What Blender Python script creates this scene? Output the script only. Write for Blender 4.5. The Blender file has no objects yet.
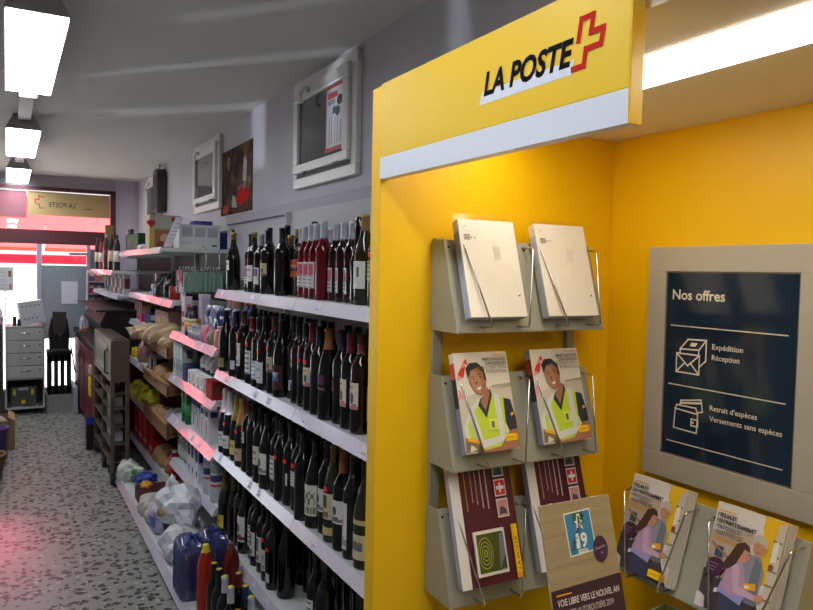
import bpy, bmesh, math, random
from mathutils import Vector, Matrix, Euler
random.seed(7)
SC = bpy.context.scene
C = SC.collection
R = math.radians
H = 1.70                                     # eye height; measurements below are relative to it

# ------------------------------------------------------------------ camera
cam_d = bpy.data.cameras.new('camera'); cam = bpy.data.objects.new('camera', cam_d); C.objects.link(cam)
cam_d.sensor_width = 36.0; cam_d.lens = 713.72 / 813 * 36; cam_d.clip_start = 0.02
_y, _p, _r = R(29.2445), R(2.6495), R(1.18564)
_F = Vector((math.sin(_y) * math.cos(_p), math.cos(_y) * math.cos(_p), -math.sin(_p)))
_R0 = Vector((math.cos(_y), -math.sin(_y), 0)); _U0 = _R0.cross(_F)
_R = _R0 * math.cos(_r) + _U0 * math.sin(_r); _U = -_R0 * math.sin(_r) + _U0 * math.cos(_r)
cam.matrix_world = Matrix(((_R.x, _U.x, -_F.x, 0), (_R.y, _U.y, -_F.y, 0), (_R.z, _U.z, -_F.z, H), (0, 0, 0, 1)))
SC.camera = cam

# ------------------------------------------------------------------ world, sun, exposure
W = bpy.data.worlds.new('world'); SC.world = W; W.use_nodes = True
W.node_tree.nodes['Background'].inputs[0].default_value = (0.86, 0.93, 1.0, 1)
W.node_tree.nodes['Background'].inputs[1].default_value = 1.5
sun_d = bpy.data.lights.new('sun', 'SUN'); sun = bpy.data.objects.new('sun', sun_d); C.objects.link(sun)
sun_d.energy = 14.0; sun_d.angle = R(1.0); sun_d.color = (1, .95, .88)
sun.rotation_euler = Vector((0.25, -0.42, -0.87)).to_track_quat('-Z', 'Y').to_euler()
# spot added as the sun glint, shining through slits added in the left wall
gl_d = bpy.data.lights.new('glint_spot', 'SPOT'); gl = bpy.data.objects.new('glint_spot', gl_d); C.objects.link(gl)
gl.location = (-8.0, 14.07, .30); gl_d.energy = 2600; gl_d.color = (.80, .90, 1.0); gl_d.spot_size = R(15); gl_d.spot_blend = .02; gl_d.shadow_soft_size = .05
gl.rotation_euler = Vector((5.4, -6.0, 1.38)).to_track_quat('-Z', 'Y').to_euler()
# red spot added outside to throw the pink patch on the floor
rg_d = bpy.data.lights.new('red_patch_spot', 'SPOT'); rg = bpy.data.objects.new('red_patch_spot', rg_d); C.objects.link(rg)
rg.location = (-.95, 13.5, 2.15); rg_d.energy = 1900; rg_d.color = (1.0, .16, .26); rg_d.spot_size = R(4.2); rg_d.spot_blend = .9; rg_d.shadow_soft_size = .2
rg.rotation_euler = Vector((1.0, -8.6, -2.15)).to_track_quat('-Z', 'Y').to_euler()
LAMP = 15.0
BOOTH_LAMP = 7.0
SC.view_settings.view_transform = 'Standard'; SC.view_settings.look = 'None'
SC.view_settings.exposure = 0.25; SC.view_settings.gamma = 1.0; SC.view_settings.use_curve_mapping = False

# ------------------------------------------------------------------ materials
def lin(h):
    h = h.lstrip('#'); out = []
    for i in (0, 2, 4):
        c = int(h[i:i + 2], 16) / 255
        out.append(c / 12.92 if c <= .04045 else ((c + .055) / 1.055) ** 2.4)
    return (*out, 1)
_M = {}
def M(h, rough=.5, metal=0., spec=.5, var=.0, scale=30., bump=0., trans=0., emit=0., coat=0.):
    key = (h, rough, metal, spec, var, scale, bump, trans, emit, coat)
    if key in _M: return _M[key]
    m = bpy.data.materials.new('m_' + h.strip('#')); m.use_nodes = True
    nt = m.node_tree; b = nt.nodes['Principled BSDF']
    b.inputs['Base Color'].default_value = lin(h); b.inputs['Roughness'].default_value = rough
    b.inputs['Metallic'].default_value = metal; b.inputs['Specular IOR Level'].default_value = spec
    b.inputs['Transmission Weight'].default_value = trans; b.inputs['Coat Weight'].default_value = coat
    if emit:
        b.inputs['Emission Color'].default_value = lin(h); b.inputs['Emission Strength'].default_value = emit
    if var or bump:
        tc = nt.nodes.new('ShaderNodeTexCoord'); n = nt.nodes.new('ShaderNodeTexNoise')
        n.inputs['Scale'].default_value = scale; n.inputs['Detail'].default_value = 4
        nt.links.new(tc.outputs['Object'], n.inputs['Vector'])
        if var:
            mp = nt.nodes.new('ShaderNodeMapRange'); mp.inputs[1].default_value = .3; mp.inputs[2].default_value = .7
            mp.inputs[3].default_value = 1 - var; mp.inputs[4].default_value = 1 + var
            nt.links.new(n.outputs[0], mp.inputs[0])
            mx = nt.nodes.new('ShaderNodeMix'); mx.data_type = 'RGBA'; mx.blend_type = 'MULTIPLY'; mx.inputs[0].default_value = 1
            mx.inputs[6].default_value = lin(h); nt.links.new(mp.outputs[0], mx.inputs[7])
            nt.links.new(mx.outputs[2], b.inputs['Base Color'])
        if bump:
            bp = nt.nodes.new('ShaderNodeBump'); bp.inputs['Strength'].default_value = bump; bp.inputs['Distance'].default_value = .01
            nt.links.new(n.outputs[0], bp.inputs['Height']); nt.links.new(bp.outputs[0], b.inputs['Normal'])
    _M[key] = m
    return m
def M_clear(tint='#ffffff', gloss=.08, rough=.02, cover=0.0, cover_col='#ffffff'):
    """thin clear sheet: mostly transparent, a little mirror, optional milky share"""
    key = ('clear', tint, gloss, rough, cover, cover_col)
    if key in _M: return _M[key]
    m = bpy.data.materials.new('m_clear'); m.use_nodes = True; nt = m.node_tree; nt.nodes.clear()
    o = nt.nodes.new('ShaderNodeOutputMaterial'); t = nt.nodes.new('ShaderNodeBsdfTransparent'); g = nt.nodes.new('ShaderNodeBsdfGlossy')
    t.inputs[0].default_value = lin(tint); g.inputs['Roughness'].default_value = rough
    mx = nt.nodes.new('ShaderNodeMixShader'); mx.inputs[0].default_value = gloss
    nt.links.new(t.outputs[0], mx.inputs[1]); nt.links.new(g.outputs[0], mx.inputs[2]); last = mx
    if cover:
        d = nt.nodes.new('ShaderNodeBsdfDiffuse'); d.inputs[0].default_value = lin(cover_col)
        m2 = nt.nodes.new('ShaderNodeMixShader'); m2.inputs[0].default_value = cover
        nt.links.new(mx.outputs[0], m2.inputs[1]); nt.links.new(d.outputs[0], m2.inputs[2]); last = m2
    nt.links.new(last.outputs[0], o.inputs[0]); _M[key] = m
    return m
def M_cloth_translucent(h, share=.6):
    m = bpy.data.materials.new('m_awning'); m.use_nodes = True; nt = m.node_tree; nt.nodes.clear()
    o = nt.nodes.new('ShaderNodeOutputMaterial'); d = nt.nodes.new('ShaderNodeBsdfDiffuse'); t = nt.nodes.new('ShaderNodeBsdfTranslucent')
    d.inputs[0].default_value = lin(h); t.inputs[0].default_value = lin(h)
    mx = nt.nodes.new('ShaderNodeMixShader'); mx.inputs[0].default_value = share
    nt.links.new(d.outputs[0], mx.inputs[1]); nt.links.new(t.outputs[0], mx.inputs[2]); nt.links.new(mx.outputs[0], o.inputs[0])
    return m
def M_terrazzo():
    m = bpy.data.materials.new('m_terrazzo'); m.use_nodes = True; nt = m.node_tree; b = nt.nodes['Principled BSDF']
    L = nt.links.new; N = nt.nodes.new
    tc = N('ShaderNodeTexCoord'); nz = N('ShaderNodeTexNoise'); nz.inputs['Scale'].default_value = 55; nz.inputs['Detail'].default_value = 3
    L(tc.outputs['Object'], nz.inputs['Vector'])
    ad = N('ShaderNodeMix'); ad.data_type = 'RGBA'; ad.blend_type = 'LINEAR_LIGHT'; ad.inputs[0].default_value = .022
    L(tc.outputs['Object'], ad.inputs[6]); L(nz.outputs['Color'], ad.inputs[7])
    col = None
    base = lin('#8e918b')
    cur = None
    for sc, thr, c, seed in ((30, .84, '#b5b4aa', 7.1), (17, .55, '#5f5e59', 3.3), (20, .40, '#2a2926', 0), (25, .52, '#232220', 5.2)):
        mp = N('ShaderNodeMapping'); mp.inputs['Location'].default_value = (seed, seed * 1.7, 0); L(ad.outputs[2], mp.inputs['Vector'])
        v = N('ShaderNodeTexVoronoi'); v.inputs['Scale'].default_value = sc; v.inputs['Randomness'].default_value = 1; L(mp.outputs[0], v.inputs['Vector'])
        sp = N('ShaderNodeSeparateColor'); L(v.outputs['Color'], sp.inputs[0])
        gt = N('ShaderNodeMath'); gt.operation = 'GREATER_THAN'; gt.inputs[1].default_value = thr; L(sp.outputs[0], gt.inputs[0])
        lt = N('ShaderNodeMath'); lt.operation = 'LESS_THAN'; lt.inputs[1].default_value = .36; L(v.outputs['Distance'], lt.inputs[0])
        an = N('ShaderNodeMath'); an.operation = 'MULTIPLY'; L(gt.outputs[0], an.inputs[0]); L(lt.outputs[0], an.inputs[1])
        mx = N('ShaderNodeMix'); mx.data_type = 'RGBA'; L(an.outputs[0], mx.inputs[0])
        if cur is None: mx.inputs[6].default_value = base
        else: L(cur, mx.inputs[6])
        mx.inputs[7].default_value = lin(c); cur = mx.outputs[2]
    L(cur, b.inputs['Base Color']); b.inputs['Roughness'].default_value = .40; b.inputs['Specular IOR Level'].default_value = .22
    return m
def M_wood(h1, h2, scale=(3, 40, 40)):
    key = ('wood', h1, h2, scale)
    if key in _M: return _M[key]
    m = bpy.data.materials.new('m_wood'); m.use_nodes = True; nt = m.node_tree; b = nt.nodes['Principled BSDF']; L = nt.links.new
    tc = nt.nodes.new('ShaderNodeTexCoord'); mp = nt.nodes.new('ShaderNodeMapping'); mp.inputs['Scale'].default_value = scale
    n = nt.nodes.new('ShaderNodeTexNoise'); n.inputs['Scale'].default_value = 1; n.inputs['Detail'].default_value = 5
    L(tc.outputs['Object'], mp.inputs[0]); L(mp.outputs[0], n.inputs['Vector'])
    mx = nt.nodes.new('ShaderNodeMix'); mx.data_type = 'RGBA'; L(n.outputs[0], mx.inputs[0])
    mx.inputs[6].default_value = lin(h1); mx.inputs[7].default_value = lin(h2); L(mx.outputs[2], b.inputs['Base Color'])
    b.inputs['Roughness'].default_value = .5; _M[key] = m
    return m
def M_picture():
    m = bpy.data.materials.new('m_picture'); m.use_nodes = True; nt = m.node_tree; b = nt.nodes['Principled BSDF']; L = nt.links.new
    tc = nt.nodes.new('ShaderNodeTexCoord'); n = nt.nodes.new('ShaderNodeTexNoise'); n.inputs['Scale'].default_value = 5.5; n.inputs['Detail'].default_value = 3; n.inputs['Distortion'].default_value = 1.2
    L(tc.outputs['Object'], n.inputs['Vector'])
    cr = nt.nodes.new('ShaderNodeValToRGB'); e = cr.color_ramp.elements
    e[0].position = .32; e[0].color = lin('#1c1512'); e[1].position = .72; e[1].color = lin('#9a8d80')
    for p, c in ((.44, '#3d2a22'), (.53, '#6b4a38'), (.60, '#453f3c'), (.66, '#6f5d50')):
        k = e.new(p); k.color = lin(c)
    L(n.outputs[0], cr.inputs[0]); L(cr.outputs[0], b.inputs['Base Color']); b.inputs['Roughness'].default_value = .85; b.inputs['Specular IOR Level'].default_value = .1
    return m

YEL = M('#ffc800', .42, var=.02, scale=8); YEL_SIGN = M('#f6cc34', .38, var=.015, scale=6)  # sign yellow paled, grey sheen put into its colour
WHITE = M('#e9e9ea', .4); PAPER = M('#f1eee6', .75, var=.03, scale=20); STEEL = M('#6f685b', .38, .85, var=.08, scale=12)
CHROME = M('#d8d6d0', .12, 1.0); RACK = M('#a6a28c', .5, .1, var=.03, scale=6); FRAME = M('#c2b9a6', .45, .1, var=.02)
NAVY = M('#10283c', .12, coat=.3); CREAM_INK = M('#e9e2cf', .6); BLACK = M('#101010', .5); INK = M('#33302c', .7)
RAIL = M('#dcd6e6', .20, spec=.7, coat=.7); SHELF = M('#c9cfcd', .45, var=.03); UPR = M('#cfd0d2', .5)
DARK = M('#26221f', .4, var=.1); RED_DOT = M('#ff2a1c', .5)

# ------------------------------------------------------------------ mesh helpers
class MB:
    def __init__(s): s.v = []; s.f = []; s.mi = []; s.sm = []; s.mats = []
    def slot(s, m):
        if m not in s.mats: s.mats.append(m)
        return s.mats.index(m)
    def add(s, vs, fs, m, smooth=False, T=None):
        o = len(s.v)
        for p in vs: s.v.append(tuple(T @ Vector(p)) if T is not None else tuple(p))
        k = s.slot(m)
        for f in fs: s.f.append(tuple(i + o for i in f)); s.mi.append(k); s.sm.append(smooth)
    def box(s, x0, x1, y0, y1, z0, z1, m, T=None):
        vs = [(x, y, z) for z in (z0, z1) for y in (y0, y1) for x in (x0, x1)]
        s.add(vs, [(0, 2, 3, 1), (4, 5, 7, 6), (0, 1, 5, 4), (2, 6, 7, 3), (0, 4, 6, 2), (1, 3, 7, 5)], m, T=T); return s
    def prism(s, poly, a0, a1, axis, m, T=None):
        """extrude a 2-D polygon along axis 0/1/2; polygon coords are the other two axes in order"""
        n = len(poly); vs = []
        for a in (a0, a1):
            for p in poly:
                q = list(p); q.insert(axis, a); vs.append(tuple(q))
        fs = [tuple(range(n))[::-1], tuple(range(n, 2 * n))] + [(i, (i + 1) % n, n + (i + 1) % n, n + i) for i in range(n)]
        s.add(vs, fs, m, T=T); return s
    def lathe(s, prof, m, n=20, c=(0, 0, 0), T=None, smooth=True):
        vs = []; fs = []
        for r, z in prof:
            for i in range(n):
                a = 2 * math.pi * i / n; vs.append((c[0] + r * math.cos(a), c[1] + r * math.sin(a), c[2] + z))
        for k in range(len(prof) - 1):
            for i in range(n):
                j = (i + 1) % n; fs.append((k * n + i, k * n + j, (k + 1) * n + j, (k + 1) * n + i))
        fs.append(tuple(range(n))[::-1]); fs.append(tuple(range((len(prof) - 1) * n, len(prof) * n)))
        s.add(vs, fs, m, smooth, T); return s
    def tube(s, pts, r, m, n=8, T=None, closed=False):
        pts = [Vector(p) for p in pts]; vs = []; fs = []; N = len(pts); up = None
        for i, p in enumerate(pts):
            if closed: d = pts[(i + 1) % N] - pts[i - 1]
            else: d = pts[min(i + 1, N - 1)] - pts[max(i - 1, 0)]
            d.normalize()
            if up is None: up = d.orthogonal().normalized()
            else:
                up = up - d * up.dot(d)
                up = up.normalized() if up.length > 1e-6 else d.orthogonal().normalized()
            w = d.cross(up)
            for k in range(n):
                a = 2 * math.pi * k / n; vs.append(p + (up * math.cos(a) + w * math.sin(a)) * r)
        for i in range(N if closed else N - 1):
            j = (i + 1) % N
            for k in range(n):
                l = (k + 1) % n; fs.append((i * n + k, i * n + l, j * n + l, j * n + k))
        if not closed: fs.append(tuple(range(n))[::-1]); fs.append(tuple(range((N - 1) * n, N * n)))
        s.add(vs, fs, m, True, T); return s
    def poly(s, pts, m, T=None): s.add(pts, [tuple(range(len(pts)))], m, T=T); return s
    def pillow(s, w, h, t, m, seed=0, nx=14, ny=18, crimp=.05, wob=.18, T=None):
        """standing filled pouch: x across, z up, y thickness; base at z=0"""
        rnd = random.Random(seed); ph = [rnd.uniform(0, 6.28) for _ in range(6)]; vs = []; fs = []
        for sgn in (1, -1):
            for j in range(ny + 1):
                for i in range(nx + 1):
                    u = i / nx * 2 - 1; v = j / ny * 2 - 1
                    b = max(0, 1 - abs(u) ** 3) * max(0, 1 - abs(v) ** 5)
                    b *= 1 + wob * math.sin(5 * u + ph[0] + 2 * v) * math.sin(4 * v + ph[1]) + wob * .7 * math.sin(11 * u * v + ph[2])
                    x = u * w / 2 * (1 - .06 * b + .02 * math.sin(9 * v + ph[3])); z = h * (v + 1) / 2 + .01 * h * math.sin(8 * u + ph[4]) * (abs(v) > .8)
                    vs.append((x, sgn * t / 2 * b, max(0, z)))
        n1 = (nx + 1) * (ny + 1)
        for j in range(ny):
            for i in range(nx):
                a = j * (nx + 1) + i; q = (a, a + 1, a + nx + 2, a + nx + 1)
                fs.append(tuple(n1 + k for k in q)); fs.append(q[::-1])
        s.add(vs, fs, m, True, T); return s
    def blob(s, rx, ry, rz, m, seed=0, rough=.16, freq=3., T=None, sub=4, flat=.5, smooth=True):
        """soft heap of film or bread resting on z=0"""
        bm = bmesh.new(); bmesh.ops.create_icosphere(bm, subdivisions=sub, radius=1)
        rnd = random.Random(seed); ph = [rnd.uniform(0, 6.28) for _ in range(8)]; vs = []
        for v in bm.verts:
            x, y, z = v.co
            d = 1 + rough * (math.sin(freq * x * 2 + ph[0]) * math.sin(freq * y * 2 + ph[1]) + .7 * abs(math.sin(freq * (z + x) * 3 + ph[2])) + .5 * math.sin(freq * 4 * y + 5 * z + ph[3]) + .35 * abs(math.sin(freq * 6 * (x - z) + ph[4])))
            z2 = z * d
            if z2 < -flat: z2 = -flat
            vs.append((x * d * rx, y * d * ry, (z2 + flat) * rz))
        fs = [tuple(q.index for q in f.verts) for f in bm.faces]; bm.free()
        s.add(vs, fs, m, smooth, T); return s
    def mesh(s, name):
        me = bpy.data.meshes.new(name); me.from_pydata(s.v, [], s.f)
        for m in s.mats: me.materials.append(m)
        me.polygons.foreach_set('material_index', s.mi); me.polygons.foreach_set('use_smooth', s.sm); me.update()
        return me
    def build(s, name, parent=None, bevel=0, seg=2, loc=None):
        o = bpy.data.objects.new(name, s.mesh(name)); C.objects.link(o)
        if parent is not None: o.parent = parent
        if loc is not None: o.location = loc
        if bevel:
            b = o.modifiers.new('bevel', 'BEVEL'); b.width = bevel; b.segments = seg; b.limit_method = 'ANGLE'; b.angle_limit = R(40)
        return o

def tag(o, label, cat, group=None, kind=None):
    o['label'] = label; o['category'] = cat
    if group: o['group'] = group
    if kind: o['kind'] = kind
    return o
def thing(name, label, cat, loc=(0, 0, 0), rot=(0, 0, 0), group=None):
    o = bpy.data.objects.new(name, None); C.objects.link(o); o.empty_display_size = .05
    o.location = loc; o.rotation_euler = rot
    return tag(o, label, cat, group)
def struct(o): o['kind'] = 'structure'; return o
_kids = {}
def children(o): return [c for c in C.objects if c.parent == o]
def copy_tree(o, kids=None, parent=None):
    """copy a thing with its parts and sub-parts; kids is a cached tree {obj: [(child, subtree)]}"""
    c = o.copy(); C.objects.link(c)
    if parent is not None: c.parent = parent
    for ch, sub in kids: copy_tree(ch, sub, c)
    return c
def tree(o): return [(c, tree(c)) for c in children(o)]
def place(proto, loc, rot, label, group=None):
    if proto.get('_tree') is None: proto['_tree'] = tree(proto['o'])
    if not proto.get('used'): o = proto['o']; proto['used'] = True
    else: o = copy_tree(proto['o'], proto['_tree'])
    o.location = loc; o.rotation_euler = rot; o['label'] = label
    if group: o['group'] = group
    elif 'group' in o: del o['group']
    return o

_T = {}
def text_geo(body, bold=0., shear=0.):
    k = (body, bold, shear)
    if k in _T: return _T[k]
    cu = bpy.data.curves.new('lettering', 'FONT'); cu.body = body; cu.size = 1; cu.offset = bold; cu.shear = shear; cu.resolution_u = 3; cu.fill_mode = 'FRONT'
    ob = bpy.data.objects.new('lettering', cu); C.objects.link(ob); bpy.context.view_layer.update()
    me = ob.evaluated_get(bpy.context.evaluated_depsgraph_get()).to_mesh()
    vs = [(v.co.x, v.co.y) for v in me.vertices]; fs = [tuple(p.vertices) for p in me.polygons]
    bpy.data.objects.remove(ob); bpy.data.curves.remove(cu)
    x0 = min(v[0] for v in vs); vs = [(v[0] - x0, v[1]) for v in vs]
    _T[k] = (vs, fs, max(v[0] for v in vs)); return _T[k]

class Art(MB):
    """flat print: layers stacked a hair apart along z, x right and y up"""
    def __init__(s, z=.0002, step=.00012): super().__init__(); s.z = z; s.step = step
    def up(s): s.z += s.step
    def P(s, pts, m): s.add([(x, y, s.z) for x, y in pts], [tuple(range(len(pts)))], m); s.up()
    def rect(s, x0, y0, x1, y1, m): s.P([(x0, y0), (x1, y0), (x1, y1), (x0, y1)], m)
    def ell(s, cx, cy, rx, ry, m, rot=0, n=20):
        c, q = math.cos(rot), math.sin(rot)
        s.P([(cx + rx * math.cos(a) * c - ry * math.sin(a) * q, cy + rx * math.cos(a) * q + ry * math.sin(a) * c) for a in [2 * math.pi * i / n for i in range(n)]], m)
    def line(s, pts, w, m, closed=False):
        n = len(pts)
        for i in range(n if closed else n - 1):
            a = Vector(pts[i]); b = Vector(pts[(i + 1) % n]); d = (b - a)
            if d.length < 1e-9: continue
            d.normalize(); p = Vector((-d.y, d.x)) * w / 2; e = d * w / 2
            z = s.z + i * .000012; s.add([(*(a - e + p), z), (*(a - e - p), z), (*(b + e - p), z), (*(b + e + p), z)], [(0, 1, 2, 3)], m)
        s.up()
    def text(s, body, x, y, width=None, h=.01, m=None, bold=.0, shear=0., rot=0, align='l'):
        vs, fs, w = text_geo(body, bold, shear); sx = (width / w) if width else h; sy = h
        off = {'l': 0, 'c': -w * sx / 2, 'r': -w * sx}[align]; c, q = math.cos(rot), math.sin(rot)
        out = []
        for a, b in vs:
            X = a * sx + off; Y = b * sy; out.append((x + X * c - Y * q, y + X * q + Y * c, s.z))
        s.add(out, fs, m); s.up()

# ================================================================== SETTING
WX, CZ, FY = 1.45, 2.77, 9.65
WALL = M('#c2c1c8', .8, spec=.2, var=.03, scale=3); CEIL = M('#dedcd8', .85, var=.02, scale=2)
struct(MB().box(-2.7, WX + .1, -3.6, FY + .1, -.1, 0, M_terrazzo()).build('floor'))
struct(MB().box(-2.7, WX + .1, -3.6, FY + .1, CZ, CZ + .1, CEIL).build('ceiling'))
struct(MB().box(WX, WX + .1, -3.6, FY + .1, 0, CZ, WALL).build('wall_right'))
SL = ((7.275, 7.47), (7.835, 8.04), (8.60, 8.86))           # added unseen slits that cut the glint into streaks, z 1.46 to 1.89
wl = MB(); wl.box(-2.7, -2.6, -3.6, FY + .1, 0, 1.46, WALL); wl.box(-2.7, -2.6, -3.6, FY + .1, 1.89, CZ, WALL)
for a_, b_ in ((-3.6, SL[0][0]), (SL[0][1], SL[1][0]), (SL[1][1], SL[2][0]), (SL[2][1], FY + .1)): wl.box(-2.7, -2.6, a_, b_, 1.46, 1.89, WALL)
struct(wl.build('wall_left'))
struct(MB().box(-2.6, WX, -3.6, -3.5, 0, CZ, WALL).build('wall_back'))
# street front: dark red transom bars, pale mullions, wall strip at the corner
OXB = M('#5a2c33', .45, var=.05); MUL = M('#a9adc0', .4, .2)
wf = MB(); wf.box(1.19, WX, FY, FY + .1, 0, CZ, M('#cfc9d6', .7)); wf.box(-2.6, 1.19, FY, FY + .1, 2.63, CZ, M('#b8b6bd', .7)); wf.box(-2.6, 1.19, FY, FY + .1, 0, .2, M('#8d8d8c', .6))
struct(wf.build('wall_front'))
tr = MB(); tr.box(-2.6, 1.19, FY - .02, FY + .08, 2.585, 2.63, OXB); tr.box(-2.6, 1.19, FY - .02, FY + .08, 1.945, 2.115, OXB); tr.box(1.13, 1.19, FY - .02, FY + .08, .2, 2.63, OXB)
struct(tr.build('trim_1'))
GLASS = M_clear('#f4f8fa', .07)
w4 = struct(MB().box(-2.6, 1.13, FY + .03, FY + .036, 2.115, 2.585, GLASS).build('window_4'))
w5 = struct(MB().box(-2.6, .31, FY + .03, FY + .036, .2, 1.945, GLASS).build('window_5'))
mu = MB(); mu.box(.31, .362, FY - .02, FY + .07, .2, 1.945, MUL); mu.box(-.9, -.85, FY - .02, FY + .07, .2, 1.945, MUL); mu.build('mullion', w5)
d1 = struct(MB().box(.362, 1.13, FY + .03, FY + .036, .2, 1.945, GLASS).build('door_1'))
df = MB(); df.box(.86, .9, FY - .01, FY + .06, .2, 1.945, MUL); df.box(.362, .86, FY + .0, FY + .025, .80, 1.69, M('#8c9aa0', .5, var=.03)); df.box(.9, 1.13, FY + .0, FY + .025, .2, 1.9, M('#767b80', .5))
df.build('door_panel', d1)
MB().box(.66, .86, FY - .06, FY - .035, 1.82, 1.85, M('#9aa0a6', .3, .8)).build('door_closer', d1)
struct(MB().box(-30, 30, FY + .1, 60, -.12, -.02, M('#e8e4dc', .8, var=.05, scale=1)).build('ground'))
# grey cable trunk along the wall above the wine
struct(MB().box(WX - .022, WX, 1.49, 5.33, H + .325, H + .385, M('#9a99a6', .5)).build('trim_2'))

# ------------------------------------------------------------------ high casement windows on the right wall
def casement(idx, y0, y1, z0, z1, poster=False):
    """white tilt window; y0 is the end nearer the camera"""
    PW = M('#e4e3e0', .35)
    f = MB(); t = .055; xo = WX - .03
    f.box(xo, WX, y0, y1, z1 - t, z1, PW); f.box(xo, WX, y0, y1, z0, z0 + t, PW); f.box(xo, WX, y0, y0 + t, z0 + t, z1 - t, PW); f.box(xo, WX, y1 - t, y1, z0 + t, z1 - t, PW)
    w = struct(f.build('window_%d' % idx, bevel=.004))
    s = MB(); a, b, c, d = y0 + .05, y1 - .045, z0 + .075, z1 - .05; t = .068; xs = WX - .052
    s.box(xs, WX - .028, a, b, d - t, d, PW); s.box(xs, WX - .028, a, b, c, c + t * .7, PW); s.box(xs, WX - .028, a, a + t, c + t * .7, d - t, PW); s.box(xs, WX - .028, b - t, b, c + t * .7, d - t, PW)
    s.build('sash', w, bevel=.006)
    MB().box(WX - .036, WX - .030, a + t * .9, b - t * .9, c + t * .6, d - t * .9, M('#4a4d52', .08, coat=.5)).build('pane', w)
    ym = (a + b) / 2 + .12
    hd = MB(); hd.lathe([(.014, 0), (.014, .02), (.008, .03)], CHROME, 12, T=Matrix.Translation((xs, ym, d - t / 2)) @ Matrix.Rotation(R(-90), 4, 'Y'))
    hd.tube([(xs - .028, ym, d - t / 2), (xs - .03, ym + .045, d - t / 2 - .015), (xs - .03, ym + .05, d - t / 2 - .06), (xs - .03, ym + .01, d - t / 2 - .075)], .007, CHROME)
    hd.build('handle', w)
    for yy in (a + .13, b - .18):
        MB().lathe([(.009, -.03), (.009, .03)], M('#8f8f8c', .3, .8), 10, c=(0, 0, 0), T=Matrix.Translation((xs - .004, yy, c - .006)) @ Matrix.Rotation(R(90), 4, 'X')).build('hinge', w)
    return (a + t, b - t, c + t * .7, d - t)
casement(1, 3.055, 3.885, H + .453, H + 1.036)
casement(2, 5.52, 6.365, H + .463, H + 1.03)
casement(3, 7.95, 8.77, H + .44, H + 1.01)

# ------------------------------------------------------------------ ceiling lamps in one line down the aisle
LEM = M('#f4f8ff', .5, emit=LAMP)
names = ['ceiling strip light nearest the viewer, brightest white diffuser', 'second ceiling strip light down the aisle, trapezoid grey housing', 'third ceiling strip light, farthest, just before the shop front',
         'ceiling strip light over the post counter approach', 'ceiling strip light at the rear of the shop']
for i, y0 in enumerate((3.12, 5.84, 8.28, .40, -2.32)):
    L = thing('ceiling_light', names[i], 'ceiling light', (.106, y0, H + .95), group='ceiling strip lights along the aisle')
    ln = 1.43 if i != 2 else 1.30
    h = CZ - H - .95
    b = MB(); b.prism([(-.115, .012), (.115, .012), (.06, h), (-.06, h)], 0, ln, 1, M('#a4a29d', .5)); b.build('housing', L)
    d = MB(); d.box(-.108, .108, .01, ln - .01, 0, .0118, LEM); d.build('diffuser', L, bevel=.003)
    e = MB(); e.box(-.114, -.109, 0, ln, -.004, .012, M('#d0d2d6', .3, .5)); e.box(.109, .114, 0, ln, -.004, .012, M('#d0d2d6', .3, .5)); e.build('rim', L)
for i, (a, b) in enumerate(((4.56, 5.83), (7.28, 8.27))):
    k = tag(MB().box(.07, .15, a, b, CZ - .05, CZ, M('#8d8c8a', .5)).build('cable_duct'), ('grey cable duct joining the two nearest ceiling lights', 'grey cable duct before the farthest ceiling light')[i], 'cable duct', 'cable ducts between the lamps')
for i, (a, b) in enumerate(((4.57, 4.70), (7.29, 7.42))):
    MBx = MB().box(.06, .16, a, b, H + .955, CZ - .051, M('#c9d2e6', .2, .6)); tag(MBx.build('connector_box', bevel=.005), ('shiny connector box at the far end of the nearest ceiling light', 'shiny connector box at the far end of the second ceiling light')[i], 'connector box', 'lamp connector boxes')

# ------------------------------------------------------------------ street: awning
RED_AWN = M_cloth_translucent('#ff5a72', .65)
aw = thing('awning', 'red striped awning glowing outside the shop front', 'awning', (0, FY + .25, 0))
a = MB(); a.add([(-1.3, 0, 2.52), (3, 0, 2.52), (3, 1.35, 1.93), (-1.3, 1.35, 1.93), (-1.3, 0, 2.50), (3, 0, 2.50), (3, 1.35, 1.91), (-1.3, 1.35, 1.91)], [(0, 1, 2, 3), (7, 6, 5, 4), (0, 4, 5, 1), (2, 6, 7, 3), (1, 5, 6, 2), (0, 3, 7, 4)], M_cloth_translucent('#ff9a9c', .75)); a.build('canopy', aw)
a = MB(); a.box(-1.3, 3, 1.34, 1.352, 1.71, 1.835, RED_AWN); a.build('valance', aw)
a = MB(); a.box(-1.3, 3, 1.30, 1.36, 1.885, 1.935, M('#ff8a6a', .5)); a.build('front_bar', aw)
a = MB(); a.tube([(.42, .05, 2.2), (.44, 1.3, 1.9)], .016, WHITE); a.tube([(-1.1, .05, 2.2), (-1.1, 1.3, 1.9)], .016, WHITE); a.build('arm', aw)

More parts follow.
